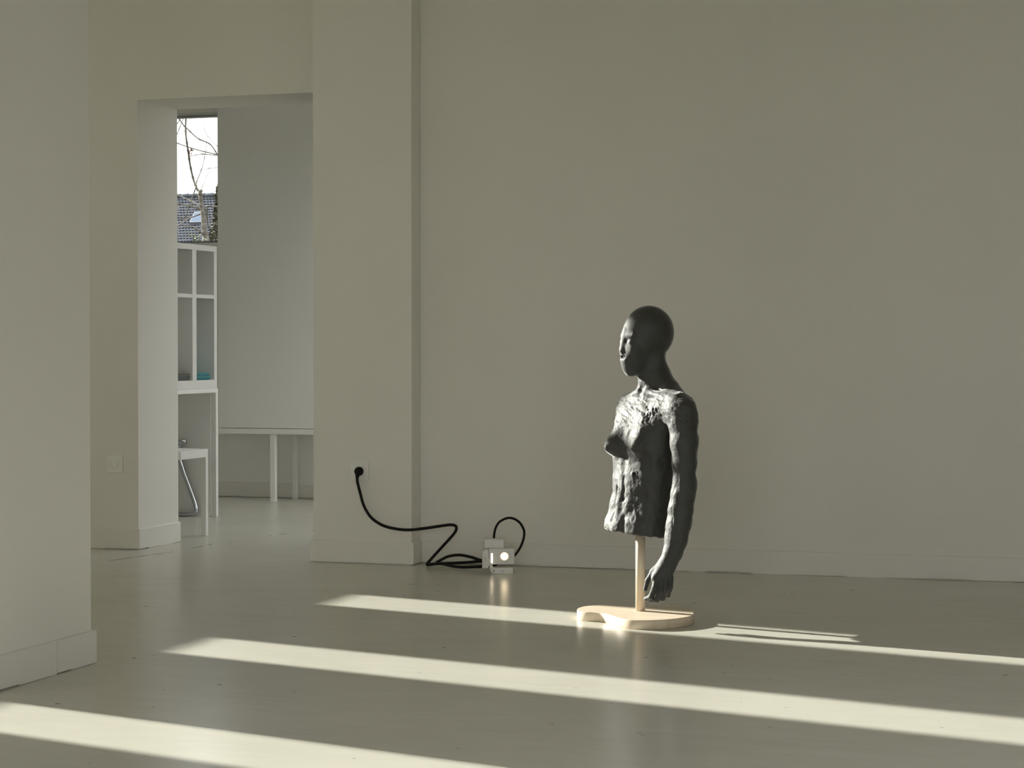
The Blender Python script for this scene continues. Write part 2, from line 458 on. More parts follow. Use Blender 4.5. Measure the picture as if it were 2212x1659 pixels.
skirting('baseboard_jamb', (DX0, YD), (DX0, YR), (1, 0), seed=8)
skirting('baseboard_pilaster', (-3.441, 7.854), (-2.991, 7.854), (0, -1), seed=9, ext=(0.012, 0.012))
skirting('baseboard_pilaster_left', (-3.441, 7.854), (-3.441, YD), (-1, 0), seed=10)
skirting('baseboard_pilaster_right', (-2.991, 7.854), (-2.991, YB - 0.013), (1, 0), seed=11)
skirting('baseboard_back', (-2.979, ybw(-2.979)), (5.0, ybw(5.0)), (0, -1), seed=12)
skirting('baseboard_rear', (-6.85, 11.12), (-1.5, 11.12), (0, -1), seed=13, h=0.09)

# rear room
YW = 11.12
wx1 = onY(470, 300, YW)[0] + 0.35; wx0 = onY(380, 300, YW)[0] - 0.75
wz0 = onY(430, 525, YW)[2]; wz1 = onY(430, 243, YW)[2]
bm = box(bmesh.new(), -6.9, wx0, YW, YW + 0.25, 0, 2.95)
box(bm, wx1, -1.4, YW, YW + 0.25, 0, 2.95)
box(bm, wx0, wx1, YW, YW + 0.25, 0, wz0); box(bm, wx0, wx1, YW, YW + 0.25, wz1, 2.95)
struct('wall_rear', bm, REARPAINT)
w = empty('window_6', (wx0, YW + 0.16, wz0)); w['kind'] = 'structure'
b = box(bmesh.new(), 0, wx1 - wx0, -0.03, 0.03, 0, 0.018)
box(b, 0, wx1 - wx0, -0.03, 0.03, wz1 - wz0 - 0.012, wz1 - wz0)
box(b, 0, 0.04, -0.03, 0.03, 0, wz1 - wz0); box(b, wx1 - wx0 - 0.04, wx1 - wx0, -0.03, 0.03, 0, wz1 - wz0)
obj('window_frame', b, mat('grey_window_frame', (0.34, 0.35, 0.40), 0.4), w)
one_box('pane', GLASS, w, 0.04, wx1 - wx0 - 0.04, -0.003, 0.003, 0.018, wz1 - wz0 - 0.012)
one_box('window_sill', LACQUER, w, -0.02, wx1 - wx0 + 0.02, -0.19, -0.03, -0.03, 0.0)
glazed_wall('wall_rear_right', 'window_7', 'x', -1.5, YR, 11.37, 9.2, 10.85, 0.3, 2.55, 2.95, 2)

# ------------------------------------------------------------------ the sculpture
SP = onz(1383, 1339)
S = 1.0 / 640.1
FXY = np.array([-math.sin(YAW), math.cos(YAW), 0.0])
SD0 = (SP - CP) @ FXY
def PX(x, y, d):
    r = ray(x, y); q = CP + r * ((SD0 + d) / (r @ FXY)) - SP
    return np.array([q @ RT, d, q[2]], np.float32)
PHI = R(55)
f2 = np.array([-math.sin(PHI), -math.cos(PHI)]); l2 = np.array([math.cos(PHI), -math.sin(PHI)])
PSI = R(66)
fh = np.array([-math.sin(PSI), -math.cos(PSI)]); lh = np.array([math.cos(PSI), -math.sin(PSI)])
HX, HD = 1400.0, 0.040
def HP(x, y, lat=0.0):
    """point of the head: column x on its midline, height row y, lat metres to its own left"""
    F = (HX - x) * S / math.sin(PSI)
    return np.array([(HX - 1383) * S + F * fh[0] + lat * lh[0], HD + F * fh[1] + lat * lh[1], (1339 - y) * S], np.float32)

def smin(a, b, k):
    h = np.clip(0.5 + 0.5 * (b - a) / k, 0, 1)
    return b + (a - b) * h - k * h * (1 - h)
def smax(a, b, k): return -smin(-a, -b, k)
def cone(p, a, b, ra, rb):
    ba = b - a
    t = np.clip(((p - a) @ ba) / float(ba @ ba), 0, 1)
    q = p - a - t[:, None] * ba
    return np.sqrt((q * q).sum(1)) - (ra + (rb - ra) * t)
def sph(p, c, r): return np.sqrt(((p - c) ** 2).sum(1)) - r
def ell(p, c, fdir, ldir, sf, sl, sz):
    q = p - c
    u = q[:, 0] * fdir[0] + q[:, 1] * fdir[1]; v = q[:, 0] * ldir[0] + q[:, 1] * ldir[1]; w_ = q[:, 2]
    k0 = np.sqrt((u / sf) ** 2 + (v / sl) ** 2 + (w_ / sz) ** 2)
    k1 = np.sqrt((u / sf ** 2) ** 2 + (v / sl ** 2) ** 2 + (w_ / sz ** 2) ** 2) + 1e-9
    return k0 * (k0 - 1) / k1

# torso keys: row y, centre column, half width in the photo, width:depth
TK = [(1190, 1377, 68, 1.45, 2.2), (1150, 1377, 68, 1.45, 2.2), (1125, 1379, 68, 1.45, 2.2), (1100, 1384, 65, 1.48, 2.2), (1065, 1390, 64, 1.48, 2.2), (1020, 1392, 65, 1.48, 2.2),
      (985, 1394, 66, 1.48, 2.2), (950, 1397, 68, 1.50, 2.3), (915, 1402, 67, 1.62, 2.6), (888, 1408, 65, 1.85, 2.8), (868, 1412, 57, 1.95, 2.6), (852, 1415, 43, 1.7, 2.3), (835, 1415, 26, 1.3, 2.0), (815, 1415, 10, 1.2, 2.0)]
TK = sorted(TK, reverse=True)
tz = np.array([(1339 - k[0]) * S for k in TK]); tc_ = np.array([(k[1] - 1383) * S for k in TK]); hh = np.array([k[2] * S for k in TK]); rr_ = np.array([k[3] for k in TK])
tp_ = np.array([k[4] for k in TK])
tt = hh / np.sqrt((rr_ * math.cos(PHI)) ** 2 + math.sin(PHI) ** 2); tw = tt * rr_
td_ = tc_ * math.cos(PHI) / math.sin(PHI)
def torso(p):
    z = p[:, 2]
    c = np.interp(z, tz, tc_); w_ = np.interp(z, tz, tw); t = np.interp(z, tz, tt); pw = np.interp(z, tz, tp_)
    x = p[:, 0] - c; y = p[:, 1] - np.interp(z, tz, td_)
    u = np.abs(x * f2[0] + y * f2[1]) / t; v = np.abs(x * l2[0] + y * l2[1]) / w_
    k0 = (u ** pw + v ** pw) ** (1 / pw) + 1e-6
    k1 = np.sqrt((u ** (pw - 1) / t) ** 2 + (v ** (pw - 1) / w_) ** 2) / k0 ** (pw - 1) + 1e-6
    d = np.maximum((k0 - 1) / np.maximum(k1, 1e-3), (k0 - 1) * t)
    return np.maximum(d, z - (1339 - 818) * S)
def TP(x_off_f, lat, y):
    """point of the torso: metres forward and to its left of the spine line at row y"""
    z = (1339 - y) * S; c = float(np.interp(z, tz, tc_)); c2 = float(np.interp(z, tz, td_))
    return np.array([c + x_off_f * f2[0] + lat * l2[0], c2 + x_off_f * f2[1] + lat * l2[1], z], np.float32)

def body(p):
    p = p.astype(np.float32)
    d = torso(p)
    # shoulders and the trapezius
    rs = PX(1359, 884, 0.140)
    d = smin(d, cone(p, PX(1473, 889, -0.135), PX(1476, 915, -0.145), 0.046, 0.045), 0.035)
    d = smin(d, cone(p, PX(1440, 885, -0.075), PX(1473, 889, -0.135), 0.046, 0.044), 0.03)
    d = smin(d, cone(p, rs, PX(1361, 920, 0.120), 0.0455, 0.040), 0.035)
    nk = cone(p, PX(1406, 775, 0.040), PX(1415, 850, 0.035), 0.050, 0.056)
    nk = smin(nk, cone(p, PX(1430, 812, 0.020), PX(1468, 868, -0.105), 0.028, 0.034), 0.03)
    nk = smin(nk, cone(p, PX(1400, 830, 0.060), PX(1366, 866, 0.115), 0.020, 0.024), 0.03)
    d = smin(d, nk, 0.03)
    # collar bones, breast bone hollow
    d = smin(d, cone(p, TP(0.052, 0.020, 847), PX(1458, 862, -0.130), 0.010, 0.012), 0.016)
    d = smin(d, cone(p, TP(0.052, -0.018, 847), PX(1350, 862, 0.115), 0.009, 0.010), 0.016)
    d = smax(d, -sph(p, TP(0.062, 0.0, 838), 0.013), 0.014)
    # breasts
    rb = cone(p, TP(0.044, -0.052, 922), TP(0.080, -0.062, 962), 0.033, 0.0375)
    rb = smin(rb, sph(p, TP(0.113, -0.066, 966), 0.007), 0.016)
    lb = cone(p, TP(0.042, 0.052, 920), TP(0.074, 0.060, 961), 0.033, 0.0350)
    lb = smin(lb, sph(p, TP(0.107, 0.063, 966), 0.008), 0.014)
    d = smin(d, rb, 0.020); d = smin(d, lb, 0.022)
    # belly: ribs edge, navel, groin folds
    d = smin(d, ell(p, TP(0.040, 0.0, 1060), f2, l2, 0.048, 0.070, 0.090), 0.03)
    d = smax(d, -cone(p, TP(0.098, 0.0, 1010), TP(0.098, 0.0, 985), 0.007, 0.012), 0.02)
    nv = TP(0.072, 0.046, 1021)
    rim = np.abs(sph(p, nv, 0.012)) - 0.003
    rim = np.maximum(rim, sph(p, TP(0.078, 0.048, 1021), 0.016))
    d = smin(d, rim, 0.006)
    d = smax(d, -sph(p, TP(0.078, 0.049, 1021), 0.0075), 0.005)
    for (la, ya, lb_, yb_, r0, r1) in ((-0.050, 1050, -0.072, 1140, 0.014, 0.020), (-0.010, 1040, -0.012, 1142, 0.013, 0.018), (0.022, 1050, 0.026, 1100, 0.012, 0.010), (0.056, 1112, 0.054, 1152, 0.010, 0.013)):
        d = smin(d, cone(p, TP(0.074 - abs(la) * 0.35, la, ya), TP(0.082 - abs(lb_) * 0.35, lb_, yb_), r0, r1), 0.020)
    for (la, ya, lb_, yb_, r0, r1) in ((-0.030, 1052, -0.036, 1120, 0.004, 0.0095), (0.026, 1112, 0.024, 1158, 0.007, 0.012), (0.006, 1030, 0.012, 1075, 0.003, 0.006)):
        d = smax(d, -cone(p, TP(0.095 - abs(la) * 0.2, la, ya), TP(0.098 - abs(lb_) * 0.2, lb_, yb_), r0, r1), 0.010)
    # flat rough lower cut
    zb = 0.293 - 0.11 * p[:, 0] + 0.0014 * np.sin(p[:, 0] * 190) * np.cos(p[:, 1] * 160)
    d = smax(d, zb - p[:, 2], 0.008)
    # arm
    A = [(1476, 905, -0.143, .0455), (1478, 955, -0.158, .0450), (1479, 1000, -0.166, .0400), (1479, 1040, -0.172, .0370), (1476, 1068, -0.176, .0385), (1471, 1100, -0.180, .0410),
         (1467, 1130, -0.183, .0405), (1461, 1165, -0.186, .0370), (1453, 1195, -0.190, .0310), (1444, 1216, -0.194, .0275)]
    arm = None
    for a, b in zip(A[:-1], A[1:]):
        c = cone(p, PX(*a[:3]), PX(*b[:3]), a[3], b[3])
        arm = c if arm is None else smin(arm, c, 0.012)
    arm = smin(arm, cone(p, PX(1492, 1040, -0.170), PX(1493, 1052, -0.172), 0.014, 0.014), 0.015)     # elbow
    # hand: palm, thumb, four curled fingers
    pal = cone(p, PX(1441, 1216, -0.194), PX(1416, 1250, -0.205), 0.023, 0.0155)
    pal = smin(pal, cone(p, PX(1443, 1218, -0.194), PX(1429, 1256, -0.207), 0.022, 0.0150), 0.012)
    pal = smin(pal, cone(p, PX(1446, 1218, -0.192), PX(1442, 1254, -0.203), 0.020, 0.0140), 0.012)
    pal = smin(pal, cone(p, PX(1430, 1222, -0.189), PX(1410, 1236, -0.185), 0.018, 0.0120), 0.012)
    arm = smin(arm, pal, 0.014)
    d = smin(d, arm, 0.012)
    th_ = smin(cone(p, PX(1412, 1234, -0.185), PX(1399, 1254, -0.185), 0.0115, 0.0090), cone(p, PX(1399, 1254, -0.185), PX(1394, 1273, -0.181), 0.0090, 0.0075), 0.004)
    d = smin(d, th_, 0.005)
    for (k1, k2, k3, k4, r) in (((1419, 1246, -0.207), (1414, 1270, -0.219), (1406, 1289, -0.209), (1395, 1294, -0.191), .0098),
                                ((1430, 1252, -0.211), (1426, 1277, -0.224), (1419, 1296, -0.212), (1406, 1298, -0.193), .0102),
                                ((1440, 1252, -0.207), (1438, 1275, -0.220), (1432, 1293, -0.209), (1421, 1296, -0.191), .0098),
                                ((1449, 1248, -0.201), (1448, 1269, -0.210), (1443, 1286, -0.201), (1434, 1290, -0.186), .0092)):
        fg = cone(p, PX(*k1), PX(*k2), r * 1.10, r)
        fg = smin(fg, cone(p, PX(*k2), PX(*k3), r, r * 0.92), 0.003)
        fg = smin(fg, cone(p, PX(*k3), PX(*k4), r * 0.92, r * 0.8), 0.003)
        d = smin(d, fg, 0.0030)
    # head
    h_ = ell(p, HP(1403, 718), fh, lh, 0.0890, 0.0715, 0.0915)
    h_ = smin(h_, ell(p, HP(1380, 748), fh, lh, 0.0640, 0.0555, 0.084), 0.024)
    h_ = smin(h_, ell(p, HP(1369, 780), fh, lh, 0.0430, 0.0400, 0.040), 0.022)
    h_ = smin(h_, sph(p, HP(1361, 795), 0.0205), 0.020)
    for s_ in (-1, 1):
        h_ = smin(h_, cone(p, HP(1366, 796, s_ * 0.008), HP(1412, 775, s_ * 0.040), 0.017, 0.018), 0.022)
        h_ = smin(h_, sph(p, HP(1360, 757, s_ * 0.034), 0.018), 0.020)                    # cheek bones
        h_ = smax(h_, -ell(p, HP(1340, 737, s_ * 0.031), fh, lh, 0.0135, 0.017, 0.0125), 0.010)   # eye sockets
        h_ = smin(h_, ell(p, HP(1358, 739, s_ * 0.030), fh, lh, 0.0170, 0.0150, 0.0115), 0.005)  # closed eyes
        h_ = smin(h_, cone(p, HP(1353, 726, s_ * 0.012), HP(1356, 725, s_ * 0.040), 0.0060, 0.0060), 0.014)  # brows
    h_ = smin(h_, cone(p, HP(1352, 715), HP(1344.5, 757), 0.0100, 0.0112), 0.009)           # nose
    for s_ in (-1, 1):
        h_ = smin(h_, sph(p, HP(1351, 759, s_ * 0.011), 0.0080), 0.006)
        h_ = smax(h_, -ell(p, HP(1344, 772, s_ * 0.008), fh, lh, 0.012, 0.010, 0.0075), 0.004)
    h_ = smin(h_, cone(p, HP(1349, 778, -0.012), HP(1349, 778, 0.012), 0.0060, 0.0060), 0.012)   # lips
    h_ = smax(h_, -cone(p, HP(1338, 781, -0.015), HP(1338, 781, 0.015), 0.0020, 0.0020), 0.004)
    d = smin(d, h_, 0.014)
    return d

def vnoise(p, seed=0):
    q = np.floor(p).astype(np.int64); fr = p - q
    fr = fr * fr * (3 - 2 * fr)
    def hsh(i, j, k):
        n = (i * 73856093) ^ (j * 19349663) ^ (k * 83492791) ^ (seed * 2654435761)
        n = (n ^ (n >> 13)) * 1274126177
        return ((n ^ (n >> 16)) & 0xffff) / 65535.0
    out = 0
    for a in (0, 1):
        for b in (0, 1):
            for c in (0, 1):
                w_ = (fr[:, 0] if a else 1 - fr[:, 0]) * (fr[:, 1] if b else 1 - fr[:, 1]) * (fr[:, 2] if c else 1 - fr[:, 2])
                out = out + w_ * hsh(q[:, 0] + a, q[:, 1] + b, q[:, 2] + c)
    return out * 2 - 1

def surface_nets(fn, lo, hi, h):
    B = 8
    nb = [int(math.ceil((hi[i] - lo[i]) / (h * B))) for i in range(3)]
    n = [k * B + 1 for k in nb]
    F = np.ones(n, np.float32)
    bc = np.stack(np.meshgrid(*[lo[i] + (np.arange(nb[i]) + 0.5) * B * h for i in range(3)], indexing='ij'), -1).reshape(-1, 3)
    fb = np.concatenate([fn(c) for c in np.array_split(bc, 8)])
    act = np.abs(fb) < B * h * 0.87 + 0.02
    idx = np.stack(np.meshgrid(*[np.arange(k) for k in nb], indexing='ij'), -1).reshape(-1, 3)
    for (i, j, k) in idx[(~act) & (fb < 0)]:
        F[i * B:i * B + B + 1, j * B:j * B + B + 1, k * B:k * B + B + 1] = -1
    o = np.stack(np.meshgrid(*[np.arange(B + 1)] * 3, indexing='ij'), -1).reshape(-1, 3)
    ai = idx[act]
    for ch in np.array_split(ai, max(1, len(ai) // 300)):
        g = ch[:, None, :] * B + o[None]
        p = np.array(lo) + g.reshape(-1, 3) * h
        v = fn(p).reshape(len(ch), B + 1, B + 1, B + 1)
        for (i, j, k), vv in zip(ch, v):
            F[i * B:i * B + B + 1, j * B:j * B + B + 1, k * B:k * B + B + 1] = vv
    s = F < 0
    c = np.zeros([m - 1 for m in n], np.int8)
    offs = [(a, b, d) for a in (0, 1) for b in (0, 1) for d in (0, 1)]
    for a, b, d in offs: c += s[a:n[0] - 1 + a, b:n[1] - 1 + b, d:n[2] - 1 + d]
    cells = np.argwhere((c > 0) & (c < 8))
    vid = -np.ones(c.shape, np.int64); vid[tuple(cells.T)] = np.arange(len(cells))
    acc = np.zeros((len(cells), 3)); cnt = np.zeros(len(cells))
    for a in offs:
        for ax in range(3):
            if a[ax]: continue
            b = list(a); b[ax] = 1
            va = F[cells[:, 0] + a[0], cells[:, 1] + a[1], cells[:, 2] + a[2]]; vb = F[cells[:, 0] + b[0], cells[:, 1] + b[1], cells[:, 2] + b[2]]
            m = (va < 0) != (vb < 0)
            t = np.where(m, va / np.where(m, va - vb, 1), 0)
            q = np.array(a, float)[None].repeat(len(cells), 0); q[:, ax] = t
            acc += q * m[:, None]; cnt += m
    V = np.array(lo) + (cells + acc / cnt[:, None]) * h
    Q = []
    for ax in range(3):
        sl0 = [slice(None)] * 3; sl1 = [slice(None)] * 3
        sl0[ax] = slice(0, -1); sl1[ax] = slice(1, None)
        e = np.argwhere(s[tuple(sl0)] != s[tuple(sl1)])
        u, w_ = [(1, 2), (2, 0), (0, 1)][ax]
        e = e[(e[:, u] > 0) & (e[:, w_] > 0) & (e[:, u] < n[u] - 1) & (e[:, w_] < n[w_] - 1)]
        ids = []
        for du, dw in ((-1, -1), (0, -1), (0, 0), (-1, 0)):
            q = e.copy(); q[:, u] += du; q[:, w_] += dw
            ids.append(vid[tuple(q.T)])
        quad = np.stack(ids, 1)
        flip = ~s[tuple(e.T)]
        quad[flip] = quad[flip][:, ::-1]
        Q.append(quad)
    return V, np.concatenate(Q)

V, Q = surface_nets(body, (-0.18, -0.26, 0.02), (0.24, 0.22, 1.09), 0.0027)
Q = Q[(Q >= 0).all(1)]
# clay: normals from the field, then thumbed lumps, scraped ridges, pits
e_ = 0.002
G = np.stack([body(V + np.eye(3)[i] * e_) - body(V - np.eye(3)[i] * e_) for i in range(3)], 1)
G /= np.linalg.norm(G, axis=1)[:, None] + 1e-9
px_, py_ = V[:, 0] / S + 1383, 1339 - V[:, 2] / S
def band(v, a, b, soft): return np.clip((v - a) / soft, 0, 1) * np.clip((b - v) / soft, 0, 1)
head_m = np.clip((835 - py_) / 40, 0, 1)
amp = 1.0 - 0.82 * head_m
armm = np.clip((px_ - 1434) / 10, 0, 1) * np.clip((py_ - 930) / 30, 0, 1)
handm = np.clip((py_ - 1215) / 12, 0, 1)
front = np.clip(G[:, 0] * f2[0] + G[:, 1] * f2[1] + 0.2, 0, 1)
D = 0.0026 * vnoise(V / 0.036, 1) + 0.0013 * vnoise(V / 0.016, 2) + 0.0005 * vnoise(V / 0.007, 3)
D *= amp * (1 - 0.55 * handm) * (1 - 0.45 * armm) * (1 - 0.5 * np.clip((py_ - 1130) / 20, 0, 1))
skew = np.stack([V[:, 0] / 0.020 + V[:, 2] / 0.08, V[:, 1] / 0.020, V[:, 2] / 0.09], 1)
rid = 1 - np.abs(vnoise(skew, 5))
D += (rid - 0.6) * 0.0018 * front * band(py_, 985, 1175, 40) * (1 - armm)
rid2 = 1 - np.abs(vnoise(np.stack([V[:, 0] / 0.010, V[:, 1] / 0.010, V[:, 2] / 0.035], 1), 6))
D += (rid2 - 0.6) * 0.0024 * np.clip(0.35 - G[:, 0], 0, 1) * armm * (1 - handm)
rid3 = 1 - np.abs(vnoise(np.stack([(V[:, 0] - V[:, 2] * 0.8) / 0.030, V[:, 1] / 0.03, (V[:, 2] + V[:, 0] * 0.8) / 0.012], 1), 8))
D += (rid3 - 0.6) * 0.0030 * band(py_, 835, 930, 20) * (1 - armm) * front
pit = np.clip(vnoise(V / 0.0095, 9) - 0.25, 0, 1)
D -= pit * 0.012 * band(px_, 1385, 1432, 12) * band(py_, 868, 918, 12)
D -= 0.0007 * np.clip(vnoise(V / 0.004, 11), 0, 1) * amp
V = V + G * D[:, None]

def clay_mat():
    m = mat('graphite_clay', (0.030, 0.030, 0.028), 0.64, spec=0.9)
    bsdf(m).inputs['Sheen Weight'].default_value = 1.0; bsdf(m).inputs['Sheen Roughness'].default_value = 0.3
    b = bsdf(m)
    tc = N(m, 'ShaderNodeTexCoord')
    n1 = N(m, 'ShaderNodeTexNoise'); n1.inputs['Scale'].default_value = 26; n1.inputs['Detail'].default_value = 5
    L(m, tc.outputs['Object'], n1.inputs['Vector'])
    cr = N(m, 'ShaderNodeValToRGB')
    cr.color_ramp.elements[0].position = 0.3; cr.color_ramp.elements[0].color = (0.016, 0.016, 0.014, 1)
    cr.color_ramp.elements[1].position = 0.75; cr.color_ramp.elements[1].color = (0.028, 0.028, 0.025, 1)
    L(m, n1.outputs[0], cr.inputs[0]); L(m, cr.outputs[0], b.inputs['Base Color'])
    nb = N(m, 'ShaderNodeTexNoise'); nb.inputs['Scale'].default_value = 160; nb.inputs['Detail'].default_value = 6
    L(m, tc.outputs['Object'], nb.inputs['Vector'])
    bp = N(m, 'ShaderNodeBump'); bp.inputs['Strength'].default_value = 0.25; bp.inputs['Distance'].default_value = 0.003
    L(m, nb.outputs[0], bp.inputs['Height']); L(m, bp.outputs[0], b.inputs['Normal'])
    return m
CLAY = clay_mat()

def wood_mat():
    m = mat('pale_beech', (0.68, 0.55, 0.40), 0.42, spec=0.4)
    tc = N(m, 'ShaderNodeTexCoord'); mp = N(m, 'ShaderNodeMapping')
    mp.inputs['Scale'].default_value = (3, 40, 3)
    L(m, tc.outputs['Object'], mp.inputs['Vector'])
    n1 = N(m, 'ShaderNodeTexNoise'); n1.inputs['Scale'].default_value = 3; n1.inputs['Detail'].default_value = 4
    L(m, mp.outputs[0], n1.inputs['Vector'])
    cr = N(m, 'ShaderNodeValToRGB')
    cr.color_ramp.elements[0].position = 0.3; cr.color_ramp.elements[0].color = (0.64, 0.53, 0.40, 1)
    cr.color_ramp.elements[1].position = 0.7; cr.color_ramp.elements[1].color = (0.76, 0.66, 0.53, 1)
    L(m, n1.outputs[0], cr.inputs[0]); L(m, cr.outputs[0], bsdf(m).inputs['Base Color'])
    return m
WOOD = wood_mat()

sc_root = empty('sculpture', (SP[0], SP[1], 0), YAW)
tag(sc_root, 'dark clay half-figure sculpture of a bald woman with one arm on a pole', 'sculpture')
me = bpy.data.meshes.new('figure')
me.from_pydata(V.tolist(), [], Q.tolist())
me.update()
fig = link('figure', me, CLAY, sc_root, True)
fig['label'] = 'dark grey modelled clay torso with head and left arm'
pole = obj('pole', lathe(bmesh.new(), [(0.0161, 0.028), (0.0161, 0.36)], None, 32), WOOD, sc_root, False)
for pl in pole.data.polygons: pl.use_smooth = len(pl.vertices) == 4
pole['label'] = 'round pale wooden pole'
# peanut-shaped base board
TB = 0.031
out_px = [(1246.5, 1317), (1250, 1312.5), (1265, 1309), (1290, 1307.2), (1320, 1308), (1350, 1310), (1378, 1310.8), (1410, 1308.8), (1445, 1308.5), (1478, 1311.5), (1494, 1317), (1499.5, 1324),
          (1494, 1330), (1470, 1335), (1435, 1338.5), (1395, 1340), (1360, 1338.5), (1336, 1334.5), (1318, 1328.5), (1302, 1324.5), (1284, 1323), (1266, 1322.4), (1252, 1320.5)]
loc = []
for x, y in out_px:
    q = onz(x, y, TB) - SP
    loc.append((q @ RT, q[1] * math.cos(YAW) - q[0] * math.sin(YAW)))
poly = catmull(loc, 6, True)
bm = bmesh.new()
n_ = len(poly)
cen = np.mean(poly, axis=0)
rings = []
nrm_ = []
for i in range(n_):
    t = poly[(i + 1) % n_] - poly[i - 1]; nn = np.array([t[1], -t[0]]); nn /= np.linalg.norm(nn)
    if nn @ (poly[i] - cen) < 0 and i == 0: pass
    nrm_.append(nn)
sgn = 1 if sum(nrm_[i] @ (poly[i] - cen) for i in range(n_)) > 0 else -1
for inset, z in ((0.0015, 0.0), (0.0, 0.0015), (0.0, TB - 0.003), (0.0009, TB - 0.0009), (0.003, TB)):
    rings.append([bm.verts.new((*(poly[i] - sgn * nrm_[i] * inset), z)) for i in range(n_)])
for a, b in zip(rings[:-1], rings[1:]):
    for i in range(n_): bm.faces.new((a[i], a[(i + 1) % n_], b[(i + 1) % n_], b[i]))
bm.faces.new(rings[0]); bm.faces.new(rings[-1])
base = obj('base', bm, WOOD, sc_root)
base['label'] = 'peanut-shaped pale wooden base board'
for pl in base.data.polygons: pl.use_smooth = len(pl.vertices) == 4

# ------------------------------------------------------------------ wall sockets
def socket(name, x, y, Yw, label):
    c = onY(x, y, Yw)
    r = empty(name, (c[0], Yw, c[2])); tag(r, label, 'socket', 'square wall sockets')
    obj('cover_plate', box(bmesh.new(), -0.0405, 0.0405, -0.009, 0, -0.0405, 0.0405, 0.0025, 2), WHITEPL, r)
    b = bmesh.new()
    seg = 28
    lathe(b, [(0.0215, 0.0005), (0.0215, 0.0025), (0.019, 0.003), (0.0185, -0.0)], Matrix.Translation((0, -0.0095, 0)) @ Matrix.Rotation(R(90), 4, 'X'), seg)
    ins = obj('socket_insert', b, WHITEPL, r)
    b = box(bmesh.new(), -0.0285, 0.0285, -0.0108, -0.009, -0.0285, -0.0225, 0.0006)
    obj('cover_lip', b, WHITEPL, r)
    obj('cover_lip', box(bmesh.new(), -0.0285, 0.0285, -0.0108, -0.009, 0.0225, 0.0285, 0.0006), WHITEPL, r)
    return r
socket('wall_socket', 778.5, 1017.5, 7.854, 'white square wall socket on the pilaster with a black plug in it')
socket('wall_socket', 249, 1002, YD, 'white empty square wall socket left of the doorway')

# ------------------------------------------------------------------ floor spotlight with its cable
LP = onz(1086, 1240)
lamp = empty('spotlight', (LP[0], LP[1], 0), YAW)
tag(lamp, 'small white glowing spotlight on the floor with a coiled black cable', 'lamp')
K = 1.0 / 532.5
def LX(x): return (x - 1086) * K
def LZ(y): return (1240 - y) * K
hd = obj('lamp_head', box(bmesh.new(), LX(1056), LX(1111.5), 0.012, 0.105, LZ(1220.5), LZ(1186), 0.003, 2), WHITEMETAL, lamp)
# lens ring, reflector and bulb
lx, lz = LX(1089.5), LZ(1202)
M4 = Matrix.Translation((lx, 0.012, lz)) @ Matrix.Rotation(R(90), 4, 'X')
obj('lens_ring', lathe(bmesh.new(), [(0.0165, -0.002), (0.0215, -0.002), (0.0215, 0.005), (0.0195, 0.008), (0.0175, 0.0065), (0.0165, 0.0)], M4, 32, False), WHITEMETAL, hd, True)
obj('reflector', lathe(bmesh.new(), [(0.0185, 0.0060), (0.0150, 0.0015), (0.0100, 0.0005)], M4, 32, True), CAST, hd, True)
blb = obj('bulb', lathe(bmesh.new(), [(0.0005, 0.0125), (0.005, 0.0121), (0.009, 0.0109), (0.0125, 0.0088), (0.0150, 0.0060), (0.0165, 0.0030)], M4, 24, True), BULB, hd, True)
blb['label'] = 'glowing warm lamp glass'
# glowing slit in the casing
b = box(bmesh.new(), LX(1060.6), LX(1064.0), 0.0105, 0.0122, LZ(1217), LZ(1196), 0.0006)
sl_ = obj('light_slit', b, SLIT, hd); sl_['label'] = 'narrow glowing vent slit'
b = box(bmesh.new(), LX(1058.6), LX(1060.2), 0.0095, 0.0122, LZ(1218.5), LZ(1190), 0.0004)
obj('casing_edge', b, WHITEMETAL, hd)
gb = obj('gear_box', box(bmesh.new(), LX(1046.5), LX(1089), 0.030, 0.125, LZ(1186), LZ(1166.5), 0.003, 2), WHITEMETAL, lamp)
b = box(bmesh.new(), LX(1046.5) - 0.0006, LX(1046.5) + 0.0005, 0.045, 0.11, LZ(1183), LZ(1170.5))
obj('type_plate', b, noise_mat('grey_print', (0.52, 0.52, 0.56), (0.62, 0.62, 0.65), 260.0, rough=0.5, stretch=(0.2, 0.2, 1.0)), gb)
# yoke: flat strap bent under and up the left side
yk = bmesh.new()
box(yk, LX(1063.5), LX(1108), -0.001, 0.003, 0.0005, LZ(1226.5), 0.0008)
box(yk, LX(1063.5), LX(1108), 0.003, 0.030, 0.0005, 0.004, 0.0008)
for (p, q) in (((LX(1064), 0.0, 0.004), (LX(1052), 0.045, LZ(1204))),):
    t_ = 0.0035
    a0 = [(p[0] - t_, p[1], p[2]), (p[0] + t_, p[1], p[2]), (p[0] + t_, p[1], LZ(1226.5)), (p[0] - t_, p[1], LZ(1226.5))]
    v1 = [yk.verts.new(v) for v in ((LX(1062), -0.001, 0.001), (LX(1067), -0.001, 0.001), (LX(1067), -0.001, LZ(1227)), (LX(1055), -0.001, LZ(1205)), (LX(1053.5), -0.001, LZ(1187)), (LX(1047), -0.001, LZ(1187)), (LX(1043.5), -0.001, LZ(1200)), (LX(1046), -0.001, LZ(1214)), (LX(1055), -0.001, LZ(1216)))]
    v2 = [yk.verts.new(v.co + Vector((0, 0.0035, 0))) for v in v1]
    yk.faces.new(v1); yk.faces.new(v2[::-1])
    for i in range(len(v1)): yk.faces.new((v1[i], v1[(i + 1) % len(v1)], v2[(i + 1) % len(v1)], v2[i]))
yoke = obj('yoke', yk, WHITEMETAL, lamp)
